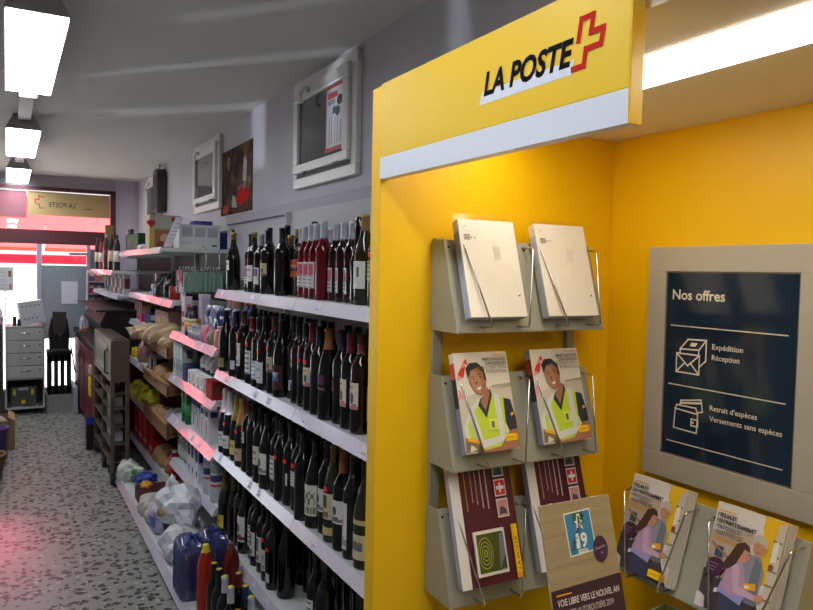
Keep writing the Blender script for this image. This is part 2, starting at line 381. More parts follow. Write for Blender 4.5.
# ================================================================== YELLOW POST KIOSK
XS, PY, KX = .728, 1.436, 1.4405
ki = thing('post_kiosk', 'yellow post kiosk with end panel, back panel and lit ceiling', 'kiosk', (XS, PY, 0))
def inv(o): return Matrix.Translation(-Vector(o.location))
def kb(mb, name, parent=ki, bevel=0, root=ki):
    d = Vector(root.location); mb.v = [(x - d.x, y - d.y, z - d.z) for x, y, z in mb.v]
    return mb.build(name, parent, bevel)
kb(MB().box(XS + .002, KX, PY, PY + .045, 0, H + .413, YEL), 'end_panel', bevel=.002)
kb(MB().box(KX, WX - .001, -.25, PY + .044, 0, H + .413, YEL), 'back_panel')
CEILP = M('#efe6d2', .55)
cp = kb(MB().box(XS + .034, KX - .001, -.25, PY - .001, H + .364, H + .395, CEILP), 'ceiling_panel')
ls = MB(); ls.box(.922, 1.068, -.20, PY - .08, H + .3595, H + .3638, M('#fffaf0', .5, emit=BOOTH_LAMP)); kb(ls, 'light_strip', bevel=.003)
kb(MB().box(XS + .10, KX - .001, .46, PY - .001, .77, .80, M('#8d887c', .45)).box(XS + .13, XS + .16, .50, PY - .02, 0, .77, M('#8d887c', .45)), 'desk_top')
# header sign
hs = thing('header_sign', 'yellow header sign with bold black lettering, red cross outline and white band', 'sign', (XS, 1.433, H + .206))
Z0 = H + .206
kb(MB().box(XS, XS + .022, .703, 1.434, Z0 + .047, H + .4155, YEL_SIGN), 'face', hs, .0015, hs)
kb(MB().box(XS - .0004, XS + .0215, .703, 1.434, Z0, Z0 + .0468, M('#e6ebf4', .35)), 'white_band', hs, 0, hs)
kb(MB().box(XS - .0006, XS + .023, .6995, .7028, Z0 - .001, H + .416, M('#ffc400', .3)), 'edge_trim', hs, .0008, hs)
# print on the sign: local x = towards the viewer (-Y), y = up, z = -X
a = Art(.0006)
def sg(y, z): return (1.433 - y, z - .206)
a.P([sg(*p) for p in ((1.052, .2955), (1.044, .317), (.811, .317), (.815, .2955))], M('#e6ebf4', .35))
a.text('LA POSTE', 1.433 - 1.039, .310 - .206, width=.226, h=.0545, m=M('#0c0b08', .85, spec=.15), bold=.036, shear=.21)
RC = M('#c8281a', .8, spec=.15)
a.line([sg(*p) for p in ((.803, .3415), (.798, .3705), (.7735, .3705), (.778, .347), (.753, .347), (.7575, .3255), (.787, .3255), (.7905, .3025), (.813, .3025))], .0088, RC)
pr_ = a.build('lettering', hs); pr_.rotation_euler = (R(90), 0, R(-90)); pr_.location = (0, 0, 0)

# ------------------------------------------------------------------ sloped racks
def rack(name, label, loc, rotz, width, tiers, slots, TB=(0.205, .064), post=True):
    """local frame: x along the wall, -y out of the wall, z up; loc = left back top corner on the wall"""
    t = thing(name, label, 'brochure rack', loc, (0, 0, rotz))
    if post:
        for x in (0.0, width - .03):
            b = MB(); b.box(x + .003, x + .027, -.012, 0, tiers[-1] - .2, .005, RACK); b.build('post', t)
    for zt in tiers:
        zb = zt - TB[0]; yt, yb = -.052, -.052 - TB[1]
        sh = MB(); th = .003
        sh.prism([(0 + yt, zt), (yt + .003, zt + .001), (yb + .003, zb + .001), (yb, zb)], .002, width - .002, 0, RACK)     # sloped plate
        sh.box(.002, width - .002, yb, yb + .045, zb - .004, zb, RACK)                                                      # folded lower edge
        sh.build('tray', t)
        for x in (0, width - .0025):
            fl = MB(); fl.prism([(0, zt), (yt, zt), (yb, zb - .004), (0, zb - .004)], x, x + .0025, 0, RACK); fl.build('side_flange', t)
        for (xa, xb, xc, xd) in slots:                                                                                     # wires: left top/bottom, right top/bottom
            for (u, v) in ((xa, xb), (xc, xd)):
                w = MB(); zt2 = zt - .012; zb2 = zb + .010; k = TB[1] / TB[0]
                y1 = yt - k * (zt - zt2)
                w.tube([(u, y1 + .004, zt2), (u, y1 - .040, zt2), (u + (v - u) * .04, y1 - .045, zt2 - .006), (v, yb - .043, zb2 + .006), (v, yb - .040, zb2), (v, yb + .004, zb2 - .001)], .0023, CHROME, 8)
                w.build('wire_holder', t)
            for u in (xa - .012,):
                w = MB(); w.lathe([(.003, 0), (.003, .0012)], BLACK, 10, T=Matrix.Translation((u - .004, yt - .0052, zt - .016)) @ Matrix.Rotation(R(90), 4, 'X')); w.build('screw', t)
    return t
rack('brochure_rack', 'grey three-tier metal brochure rack on the yellow end panel', (.868, PY - .001, H + .075), 0, .440, (0, -.313, -.625),
     ((.026, .064, .222, .168), (.243, .285, .424, .385)))
rack('leaflet_rack', 'grey single-tier leaflet rack below the framed notice', (KX - .001, 1.268, H - .52), R(-90), .452, (0,),
     ((.005, .073, .19, .168), (.25, .305, .44, .40)), post=False)

TILT = R(90 - 16.8)
# ------------------------------------------------------------------ envelopes
ENV = M('#f3e9d6', .7, var=.02, scale=40); WRAP = M_clear('#ffffff', .05, .25)
def envelope(seed):
    o = thing('envelope_pack', '', 'envelopes')
    MB().box(0, .157, 0, .229, -.0085, 0, ENV).build('envelope_stack', o, .001)
    e = MB(); rnd = random.Random(seed)
    for k in range(6): e.box(-.0004, .1574, -.0004, .2, -.0080 + k * .0013, -.0075 + k * .0013, M('#b9bfd0', .7))
    e.build('envelope_edges', o)
    a = Art()
    a.line([(.012, .207), (.022, .215)], .0007, INK); a.line([(.012, .201), (.032, .201)], .0006, M('#a59d8f', .7))
    for k in range(4): a.line([(.012, .192 - k * .0035), (.027, .192 - k * .0035)], .0022, M('#8b857a', .7))
    a.rect(.030, .185, .033, .188, INK); a.line([(.037, .186), (.043, .186)], .001, INK)
    for k in range(5): a.line([(.088 + k * .004, .134), (.088 + k * .004, .168 - .003 * (k % 2))], .0009, M('#c2b8a4', .7))
    a.poly([(.138, .05, .0003), (.146, .053, .0003), (.143, .047, .0003)], INK)
    a.build('print', o)
    w = MB(); n = 10
    vs = []
    for j in range(n + 1):
        for i in range(n + 1):
            x = -.003 + .163 * i / n; y = -.002 + .246 * j / n
            vs.append((x, y, .0016 + .0014 * math.sin(i * 1.9 + j) * math.cos(j * 1.3) - (.004 if j == n else 0)))
    w.add(vs, [(j * (n + 1) + i, j * (n + 1) + i + 1, (j + 1) * (n + 1) + i + 1, (j + 1) * (n + 1) + i) for j in range(n) for i in range(n)], WRAP, True)
    w.build('plastic_wrap', o)
    return o
pe = {'o': envelope(1)}
TBY = .052 + .064
YB = PY - .001 - TBY
def stack(proto, x, zb, k, th, front, behind, group, rotz=0, wall=False):
    n = Vector((0, -math.sin(TILT), math.cos(TILT)))
    for i in range(k):
        q = n * (th * (k - i) + .0006)
        off = Vector((.0015 * i, q.y, q.z))
        if not wall: p = Vector((x, YB, zb)) + off; rot = (TILT, 0, 0)
        else: p = Vector((KX - .001 - TBY + q.y, x - .0015 * i, zb + q.z)); rot = (TILT, 0, R(-90))
        place(proto, p, rot, front if i == 0 else behind, None if i == 0 else group)
zt1, zt2, zt3 = H + .075 - .205, H + .075 - .313 - .205, H + .075 - .625 - .205
stack(pe, .886, zt1 + .025, 3, .0095, 'front pack of cream envelopes in plastic, top rack tier beside the shop', 'cream envelope pack behind the front one, slot beside the shop', 'envelopes in the slot beside the shop')
stack(pe, 1.106, zt1 + .025, 3, .0095, 'front pack of cream envelopes in plastic, top rack tier beside the corner', 'cream envelope pack behind the front one, slot beside the corner', 'envelopes in the slot beside the corner')

# ------------------------------------------------------------------ printed brochures
SKIN = M('#a87050', .5); SKIN2 = M('#bd8762', .5); HAIR = M('#2e2620', .6); VEST = M('#c8d838', .45); GREYW = M('#d9d8cd', .5); POLO = M('#2f3136', .6); ORANGE = M('#f5a81c', .45); LOGOY = M('#ffcc00', .4)
TXT = M('#262420', .7); TXT2 = M('#6a655c', .7); RED = M('#e0302a', .5); PINK = M('#f0968c', .5)
def leaf_body(o, w, h, th, edge, name='pages'):
    b = MB(); b.box(0, w, 0, h, -th, 0, edge); return b.build(name, o)
def brochure_man():
    w, h = .150, .228
    o = thing('brochure', '', 'brochure'); leaf_body(o, w, h, .005, M('#ddd9d3', .5))
    sp = MB(); sp.box(-.0003, .001, 0, h * .45, -.0048, -.0002, M('#8f93ad', .5)); sp.box(-.0003, .001, h * .74, h * .90, -.0048, -.0002, M('#d4504a', .5)); sp.box(-.0003, .001, h * .45, h * .74, -.0048, -.0002, M('#33343c', .5)); sp.build('spine', o)
    a = Art(); U = lambda u, v: (u * w, v * h)
    a.rect(0, 0, w, h, M('#e6dac3', .35))
    a.P([U(0, .1), U(1, .1), U(1, .66), U(.7, .62), U(0, .55)], M('#d3c6ae', .35))
    for p in ([(.04, .78), (.14, .75), (.10, .84)], [(.14, .75), (.20, .86), (.10, .84)], [(.16, .90), (.24, .87), (.23, .94)]): a.P([U(*q) for q in p], RED)
    for p in ([(.02, .72), (.14, .75), (.04, .78)], [(.10, .84), (.20, .86), (.16, .90)], [(.0, .52), (.12, .56), (.02, .64)]): a.P([U(*q) for q in p], PINK)
    # man
    U = lambda u, v: (min(1, max(0, (u - .40) * 1.28 + .38)) * w, min(1, max(0, (v - .5) * 1.2 + .5)) * h)
    E_ = lambda u, v, rx, ry, m, rot=0: a.ell(*U(u, v), rx * w * 1.25, ry * h * 1.2, m, rot)
    a.P([U(.16, .06), U(.12, .30), (.22 * w, .46 * h), U(.36, .52), U(.62, .56), U(.80, .50), U(.95, .30), U(.97, .10), U(.6, .02)], M('#d8dcc8', .45))
    a.P([U(.72, .52), U(.84, .50), U(.97, .34), U(.96, .25), U(.76, .24), U(.70, .36)], POLO)
    a.P([U(.20, .12), U(.18, .32), U(.36, .47), U(.46, .40), U(.58, .55), U(.74, .52), U(.72, .22), U(.86, .12), U(.5, .08)], VEST)
    a.P([U(.60, .55), U(.68, .54), U(.70, .24), U(.62, .18)], GREYW); a.P([U(.22, .34), U(.30, .42), U(.38, .16), U(.30, .12)], GREYW); a.P([U(.26, .17), U(.74, .22), U(.73, .16), U(.28, .11)], GREYW)
    a.P([U(.36, .47), U(.46, .36), U(.58, .55), U(.56, .60), U(.40, .52)], POLO); a.P([U(.40, .50), U(.46, .42), U(.55, .56), U(.53, .62)], SKIN)
    E_(.40, .675, .118, .125, SKIN, R(14)); E_(.51, .68, .02, .03, SKIN); E_(.375, .665, .075, .10, SKIN2, R(14))
    a.P([U(.27, .70), U(.25, .78), U(.31, .825), U(.42, .83), U(.51, .78), U(.53, .69), U(.50, .67), U(.49, .74), U(.42, .785), U(.32, .765)], HAIR)
    a.line([U(.31, .705), U(.36, .715)], .0012, HAIR); a.line([U(.41, .725), U(.47, .735)], .0012, HAIR); a.ell(*U(.345, .692), .0026, .0014, BLACK); a.ell(*U(.44, .71), .0026, .0014, BLACK)
    a.P([U(.355, .665), U(.40, .67), U(.385, .64), U(.36, .64)], M('#8d5a3e', .5)); a.P([U(.365, .615), U(.44, .630), U(.425, .603), U(.39, .597)], M('#f2ead8', .5)); a.line([U(.35, .612), U(.455, .635)], .001, M('#7a3b30', .5))
    a.P([U(.97, .25), U(.76, .24), U(.60, .12), U(.36, .10), U(.38, .05), U(.66, .04), U(.90, .10), U(.98, .17)], SKIN)
    a.rect(*U(.48, .26), *U(.60, .35), M('#dfe76a', .4)); a.rect(*U(.51, .275), *U(.55, .33), M('#6b5a55', .4))
    U = lambda u, v: (u * w, v * h)
    a.P([U(.90, .36), U(.95, .37), U(.95, .34), U(.90, .33)], ORANGE)
    a.P([U(0, .02), U(.02, .16), U(.26, .10), U(.34, .02)], M('#8a6d4b', .5)); a.P([U(.04, .13), U(.05, .16), U(.26, .12), U(.25, .09)], ORANGE)
    a.P([U(.06, .01), U(.10, .09), U(.2, .04)], M('#e0d4be', .5)); a.P([U(.2, .0), U(.24, .08), U(.34, .0)], M('#5c4632', .5))
    a.rect(.74 * w, .085 * h, .97 * w, .155 * h, LOGOY); a.text('LA POSTE', .755 * w, .112 * h, width=.15 * w, h=.0055, m=M('#8a6200', .5), bold=.02, shear=.2); a.rect(.915 * w, .085 * h, .97 * w, .155 * h, ORANGE)
    a.rect(.70 * w, .962 * h, .95 * w, .972 * h, ORANGE)
    for s, y, ww, m, b in (('MARCHANDISES', .905, .44, TXT, .02), ('DANGEREUSES', .862, .40, TXT, .02), ('DANS LE TRAFIC POSTAL', .82, .56, TXT2, 0), ('INTERNATIONAL', .778, .40, TXT2, 0)):
        a.text(s, .955 * w, y * h, width=ww * w, h=.0115, m=m, bold=b * .4, align='r')
    a.line([U(.62, .645), U(.96, .66)], .004, M('#a9a588', .5))
    a.build('cover_print', o); return o
pm = {'o': brochure_man()}
stack(pm, .882, zt2 + .034, 5, .0055, 'front brochure with man in yellow vest, second tier, slot beside the shop', 'brochure with man in yellow vest behind the front copy, slot beside the shop', 'vest brochures in the slot beside the shop')
stack(pm, 1.103, zt2 + .034, 5, .0055, 'front brochure with man in yellow vest, second tier, slot beside the corner', 'brochure with man in yellow vest behind the front copy, slot beside the corner', 'vest brochures in the slot beside the corner')

def brochure_stamps():
    w, h = .175, .300
    o = thing('brochure', '', 'brochure'); leaf_body(o, w, h, .0045, M('#dcdbe2', .5))
    sp = MB(); sp.box(-.0003, .0012, 0, h, -.0032, -.0012, M('#9a9db2', .5)); sp.build('spine', o)
    BUR = M('#5a1e30', .35); a = Art(); U = lambda u, v: (u * w, v * h)
    a.rect(0, 0, w, h, M('#efe6d8', .4)); a.rect(.15 * w, 0, w, h, BUR); a.line([U(.235, .56), U(.235, .97)], .0022, M('#d99a2b', .4))
    rnd = random.Random(3)
    for k, (u, v0) in enumerate(((.33, .62), (.40, .60), (.48, .57), (.56, .56))):
        y = v0
        while y < .96:
            l = rnd.uniform(.02, .05); a.line([U(u, y), U(u, min(.97, y + l))], .0034 if k > 1 else .003, M('#b98f96' if k < 2 else '#cdb4b0', .5)); y += l + .014
    SB = M('#efe7d6', .5)
    def stamp(u, v, ww, hh, m):
        n = 9
        a.rect(u * w, v * h, (u + ww) * w, (v + hh) * h, SB)
        for e in range(int(hh * h / .0045)):
            for q in (u * w, (u + ww) * w): a.ell(q, v * h + .0022 + e * .0045, .0013, .0013, BUR, n=6); a.z -= a.step
        a.up(); a.rect((u + .04 * ww * 2) * w, (v + .07 * hh) * h, (u + .92 * ww) * w, (v + .93 * hh) * h, m)
    stamp(.68, .785, .19, .13, M('#5f7d78', .5)); a.P([U(.70, .80), U(.83, .80), U(.80, .86), U(.73, .83)], M('#3c4a44', .5))
    stamp(.68, .635, .19, .13, M('#d92f2c', .5)); a.rect(.760 * w, .663 * h, .790 * w, .737 * h, WHITE); a.rect(.712 * w, .687 * h, .838 * w, .713 * h, WHITE)
    stamp(.68, .475, .19, .14, M('#d2948f', .5)); a.P([U(.71, .50), U(.84, .50), U(.82, .54), U(.74, .56)], M('#5a4a52', .5))
    U0 = U; U = lambda u, v: U0(u - .06, v - .05)
    stamp(.24, .07, .50, .33, M('#4f5a1e', .5))
    for k in range(7):
        r = .115 - k * .015; pts = [((.40 + r * .95 * math.cos(t / 20 * 6.283)) * w, (.235 + r * .98 * math.sin(t / 20 * 6.283)) * h) for t in range(21)]
        a.line(pts, .0034, M('#a3a03f' if k % 2 == 0 else '#2c3514', .5))
    a.P([U(.66, .15), U(.77, .15), U(.77, .42), U(.70, .42)], M('#7b7f86', .5)); a.P([U(.66, .15), U(.77, .15), U(.77, .26)], M('#3b4a22', .5)); a.text('GE', .63 * w, .085 * h, width=.05 * w, h=.008, m=WHITE)
    a.line([U(.64, .415), U(.75, .42)], .0015, INK)
    a.rect(.86 * w, .01 * h, .945 * w, .41 * h, LOGOY); a.text('LA POSTE', .925 * w, .07 * h, width=.075, h=.009, m=M('#8a6200', .5), bold=.02, shear=.2, rot=R(90)); a.rect(.86 * w, .01 * h, .945 * w, .05 * h, ORANGE)
    a.build('cover_print', o); return o
ps = {'o': brochure_stamps()}
stack(ps, .883, zt3 + .038, 5, .0055, 'front burgundy brochure with spiral stamp, lowest tier, slot beside the shop', 'burgundy stamp brochure behind the front copy, slot beside the shop', 'stamp brochures in the slot beside the shop')
stack(ps, 1.108, zt3 + .038, 5, .0055, 'front burgundy brochure half hidden by the wood-look display card', 'burgundy stamp brochure behind the front copy, slot behind the display card', 'stamp brochures in the slot behind the display card')

def leaflet_girl():
    w, h = .158, .225
    o = thing('leaflet', '', 'leaflet'); leaf_body(o, w, h, .005, M('#d8cdbb', .5))
    a = Art(); U = lambda u, v: (u * w, v * h)
    a.rect(0, 0, w, h, M('#e3d6c8', .35)); a.P([U(0, .25), U(.5, .2), U(.6, .8), U(0, .72)], M('#c9ad90', .35)); a.P([U(0, 0), U(1, 0), U(.8, .25), U(0, .36)], M('#4a3f3d', .35))
    a.P([U(.70, 1), U(1, 1), U(1, .40), U(.80, .40), U(.72, .86)], M('#f1bd1e', .35)); a.ell(.80 * w, .90 * h, .10 * w, .08 * h, M('#f1bd1e', .35))
    a.P([U(.86, .2), U(1, .2), U(1, .98), U(.90, .96)], M('#cfc0a6', .35))
    for k in range(5): a.rect(.87 * w, (.28 + k * .13) * h, .99 * w, (.30 + k * .13) * h, M('#8f7d62', .4))
    a.P([U(.88, .62), U(.96, .64), U(.95, .82), U(.89, .80)], M('#e9e0d0', .4)); a.ell(.91 * w, .58 * h, .035 * w, .03 * h, M('#7d4a35', .4))
    rnd = random.Random(5)
    for k in range(16): a.P([(x * w, y * h) for x, y in [(lambda x, y: (x, y))(rnd.uniform(.02, .34), rnd.uniform(.14, .42))] for x, y in ((x, y), (x + .06, y + .01), (x + .05, y + .05), (x + .01, y + .04))], M(rnd.choice(['#e8e0d8', '#2a2426', '#8c5f4a', '#d6d2cf', '#2f2b30']), .4))
    a.rect(.12 * w, .50 * h, .24 * w, .60 * h, M('#3c4a63', .4)); a.P([U(.05, .60), U(.42, .48), U(.42, .50), U(.05, .625)], M('#9c7a58', .4))
    # woman behind
    a.P([U(.52, .22), U(.50, .46), U(.56, .62), U(.76, .64), U(.84, .52), U(.83, .22)], M('#8d8c90', .4)); a.P([U(.66, .20), U(.70, .62), U(.80, .58), U(.82, .2)], M('#6f7078', .4))
    a.ell(.72 * w, .715 * h, .088 * w, .085 * h, M('#c98f6c', .4)); a.P([U(.60, .70), U(.61, .79), U(.70, .83), U(.80, .80), U(.84, .72), U(.80, .74), U(.70, .76), U(.645, .74)], M('#c3b7a9', .4))
    a.line([U(.68, .72), U(.71, .725)], .001, HAIR); a.line([U(.75, .71), U(.78, .70)], .001, HAIR); a.line([U(.70, .665), U(.76, .665)], .0012, M('#7d3f33', .4))
    # girl
    a.P([U(.30, .30), U(.28, .20), U(.62, .14), U(.66, .24)], M('#9a8fc0', .4)); a.P([U(.34, .0), U(.32, .20), U(.64, .16), U(.66, 0)], M('#3b3f57', .4))
    a.P([U(.30, .26), U(.36, .46), U(.42, .55), U(.56, .52), U(.62, .40), U(.64, .24), U(.45, .22)], M('#b48ea4', .4)); a.P([U(.40, .50), U(.52, .50), U(.56, .32), U(.80, .30), U(.80, .25), U(.50, .25)], M('#c6a3b4', .4))
    a.P([U(.78, .30), U(.90, .33), U(.90, .27), U(.80, .25)], M('#c58a68', .4))
    a.ell(.545 * w, .60 * h, .075 * w, .075 * h, M('#c98e6e', .4)); a.P([U(.62, .60), U(.645, .575), U(.61, .57)], M('#c98e6e', .4))
    a.P([U(.24, .40), U(.36, .58), U(.42, .68), U(.52, .715), U(.60, .69), U(.62, .64), U(.54, .65), U(.50, .58), U(.46, .50), U(.38, .44)], M('#4b3326', .4))
    a.line([U(.58, .615), U(.61, .61)], .001, HAIR)
    a.P([U(.62, .36), U(.78, .40), U(.80, .34), U(.64, .31)], ORANGE); a.P([U(.64, .345), U(.70, .36), U(.71, .335), U(.65, .325)], M('#f6ead0', .4))
    a.ell(.17 * w, .40 * h, .125 * w, .088 * h, M('#4a2238', .4))
    for k in range(3): a.line([U(.10, .43 - k * .03), U(.22 - .02 * k, .43 - k * .03)], .0012, M('#a48a98', .5))
    a.rect(.68 * w, .04 * h, .95 * w, .115 * h, LOGOY); a.text('LA POSTE', .71 * w, .066 * h, width=.15 * w, h=.006, m=M('#8a6200', .5), bold=.02, shear=.2); a.rect(.88 * w, .04 * h, .95 * w, .115 * h, ORANGE)
    a.P([U(0, .0), U(.0, .13), U(.10, .10), U(.12, 0)], M('#d8d2ce', .4))
    a.rect(.06 * w, .925 * h, .30 * w, .933 * h, ORANGE)
    for s, y, ww, m, b in (('FILIALE', .865, .26, TXT, .02), ('EN PARTENARIAT', .81, .56, BLACK, .02), ('PRATIQUE ET', .755, .36, TXT2, 0), ('TOUT PRÈS DE', .70, .40, TXT2, 0), ('CHEZ VOUS', .645, .34, M('#d49a2a', .5), 0)):
        a.text(s, .06 * w, y * h, width=ww * w, h=.0125, m=m, bold=b * .4)
    a.build('cover_print', o); return o
pg = {'o': leaflet_girl()}
stack(pg, 1.248, H - .52 - .205 + .014, 5, .0056, 'front leaflet with girl and woman, rack slot beside the corner', 'leaflet with girl and woman behind the front copy, slot beside the corner', 'girl leaflets in the slot beside the corner', wall=True)
stack(pg, 1.008, H - .52 - .205 + .014, 5, .0056, 'front leaflet with girl and woman, rack slot away from the corner', 'leaflet with girl and woman behind the front copy, slot away from the corner', 'girl leaflets in the slot away from the corner', wall=True)

# ------------------------------------------------------------------ display card with motorway sticker
dc = thing('display_card', 'wood-look display card advertising a blue motorway sticker', 'display card', (.846, 1.0, H - .423), (R(75), 0, 0))
w, h = .172, .285
b = MB(); b.box(0, w, -h, 0, -.004, 0, M('#cbb998', .5)); b.build('card', dc)
a = Art(); a.rect(0, -h, w, 0, M_wood('#b7a27a', '#8f7d5c', (2, 60, 60)))
for k in range(1, 7): a.line([(0, -.027 * k - .004), (w, -.027 * k)], .0006, M('#7d6c4e', .6))
a.rect(0, -h, w, -.157, M('#3a2036', .35)); a.P([(.0, -.149), (w, -.145), (w, -.158), (0, -.158)], M('#3a2036', .35))
k = .86; Q = lambda x, y: (.052 + (x - .052) * k, -.020 + (y + .020) * k)
a.P([Q(.052, -.021), Q(.128, -.018), Q(.132, -.108), Q(.056, -.112)], M('#efe9db', .4)); a.P([Q(.055, -.024), Q(.1255, -.021), Q(.1292, -.105), Q(.0588, -.109)], M('#2f86ad', .35))
a.P([Q(.076, -.047), Q(.107, -.046), Q(.107, -.022), Q(.076, -.023)], M('#1f6b45', .4))
a.P([Q(*q) for q in ((.088, -.026), (.096, -.026), (.0985, -.040), (.105, -.040), (.099, -.048), (.103, -.060), (.092, -.053), (.081, -.060), (.085, -.048), (.079, -.040), (.0855, -.040))], M('#efe9db', .4)); a.P([Q(.0895, -.047), Q(.0945, -.047), Q(.0945, -.030), Q(.0895, -.030)], M('#1f6b45', .4))
a.text('1', *Q(.082, -.096), width=.009, h=.042 * k, m=M('#f4efe2', .4), bold=.03, align='c'); a.text('9', *Q(.100, -.096), width=.015, h=.042 * k, m=M('#f4efe2', .4), bold=.03, align='c')
a.P([Q(.080, -.107), Q(.107, -.107), Q(.107, -.100), Q(.080, -.100)], M('#efe9db', .4)); a.line([Q(.083, -.1035), Q(.104, -.1032)], .0016, M('#8b8576', .5))
a.text('SPECIMEN', *Q(.068, -.102), width=.070, h=.013, m=M('#1c2430', .6), rot=R(60))
a.ell(.130, -.095, .018, .024, M('#43264a', .4)); a.text('Disponible', .130, -.094, width=.025, h=.0065, m=M('#d9cbd3', .5), align='c', rot=R(8)); a.text('ici', .132, -.104, width=.005, h=.0065, m=M('#d9cbd3', .5), align='c')
a.rect(.010, -.1595, .046, -.157, ORANGE)
a.text('VOIE LIBRE VERS LE NOUVEL AN', .010, -.177, width=.150, h=.0165, m=M('#f4ebe0', .6), bold=.008); a.text('VIGNETTE AUTOROUTIÈRE 2019', .010, -.196, width=.132, h=.0155, m=M('#d8ccc4', .5))
a.P([(.118, -.229), (w, -.225), (w, -h), (.118, -h)], ORANGE); a.text('LA POSTE', .128, -.245, width=.034, h=.008, m=INK, bold=.02, shear=.2)
a.build('card_print', dc)
f = MB(); f.box(.03, .036, -.490, .0, -.010, -.0045, M('#c9c9c4', .3)); f.box(.136, .142, -.490, .0, -.010, -.0045, M('#c9c9c4', .3)); f.build('stand', dc)
# green sweets box of clear acrylic
gb = thing('acrylic_box', 'clear acrylic box with green contents below the leaflets', 'box', (1.335, 1.10, .80), (0, 0, R(8)))
AC = M_clear('#dff0e0', .12, .03, .05, '#cfe6d2')
b = MB(); q = .055
for (x0, x1, y0, y1) in ((-q, q, -q, -q + .003), (-q, q, q - .003, q), (-q, -q + .003, -q, q), (q - .003, q, -q, q)): b.box(x0, x1, y0, y1, 0, .112, AC)
b.box(-q, q, -q, q, 0, .003, AC); b.build('case', gb)
b = MB(); b.tube([(-q, -q, .112), (q, -q, .112), (q, q, .112), (-q, q, .112)], .0016, M('#cfe8d4', .1), closed=True); b.build('rim', gb)
b = MB(); b.box(-q + .006, q - .006, -q + .006, q - .006, .004, .088, M('#3faa63', .4)); b.build('contents', gb, .01)

# ------------------------------------------------------------------ framed notice
nf = thing('notice_board', 'beige framed dark notice reading Nos offres on the yellow back panel', 'notice', (KX - .001, 1.301, H - .503))
Xf = KX - .001
f = MB(); k_ = .991; y0, y1, z0, z1 = .842 * k_, 1.301 * k_, H - .503 * k_, H + .076 * k_; sy0, sy1, sz0, sz1 = .897 * k_, 1.245 * k_, H - .442 * k_, H + .015 * k_
for bx in ((y0, y1, sz1, z1), (y0, y1, z0, sz0), (y0, sy0, sz0, sz1), (sy1, y1, sz0, sz1)): f.box(Xf - .012, Xf, *bx, FRAME)
kb(f, 'frame', nf, .0015, nf)
b = MB(); b.box(Xf - .007, Xf - .001, sy0, sy1, sz0, sz1, NAVY); kb(b, 'screen', nf, 0, nf)
b = MB()
for bx in ((sy0, sy1, sz1 - .003, sz1), (sy0, sy1, sz0, sz0 + .003), (sy0, sy0 + .003, sz0, sz1), (sy1 - .003, sy1, sz0, sz1)): b.box(Xf - .0095, Xf - .004, *bx, M('#6d675c', .4))
kb(b, 'inner_rim', nf, 0, nf)
a = Art(.0078); a.step = .00005
K = 1.440 / (Xf - .007); 
def nn(y, z): return (1.301 - y / K, z / K + .503)
a.text('Nos offres', *nn(1.221, -.053), width=.147, h=.034, m=CREAM_INK, bold=.018)
for z in (-.118, -.2635, -.405): a.line([nn(1.223, z), nn(.918, z)], .0026, CREAM_INK)
for s, y, z, wd in (('Expédition', 1.102, -.166, .080), ('Réception', 1.102, -.191, .072), ('Retrait d’espèces', 1.102, -.310, .121), ('Versements sans espèces', 1.102, -.335, .180)):
    a.text(s, *nn(y, z), width=wd, h=.0175, m=CREAM_INK, bold=.012)
li = lambda pts, cl=False, wd=.0034: a.line([nn(*p) for p in pts], wd, CREAM_INK, cl)
li([(1.202, -.185), (1.136, -.185), (1.136, -.231), (1.202, -.231)], True); li([(1.202, -.185), (1.169, -.213), (1.136, -.185)]); li([(1.202, -.231), (1.178, -.207)]); li([(1.136, -.231), (1.160, -.207)])
li([(1.192, -.183), (1.192, -.174), (1.170, -.149), (1.118, -.147), (1.118, -.196), (1.136, -.213)]); li([(1.192, -.174), (1.138, -.172), (1.118, -.147)]); li([(1.138, -.172), (1.138, -.184)]); a.P([nn(*p) for p in ((1.160, -.156), (1.142, -.156), (1.148, -.165), (1.164, -.165))], CREAM_INK)
li([(1.200, -.322), (1.203, -.370), (1.136, -.372), (1.134, -.326), (1.200, -.322)]); li([(1.200, -.322), (1.196, -.312), (1.140, -.312), (1.134, -.326)]); li([(1.186, -.310), (1.184, -.300), (1.126, -.290), (1.121, -.318), (1.136, -.322)]); li([(1.184, -.306), (1.127, -.298)], wd=.005)
li([(1.152, -.340), (1.133, -.340), (1.133, -.356), (1.152, -.356)], True); a.ell(*nn(1.147, -.348), .003, .003, CREAM_INK)
pr2 = a.build('notice_print', nf); pr2.rotation_euler = (R(90), 0, R(-90)); pr2.location = (0, 0, 0)

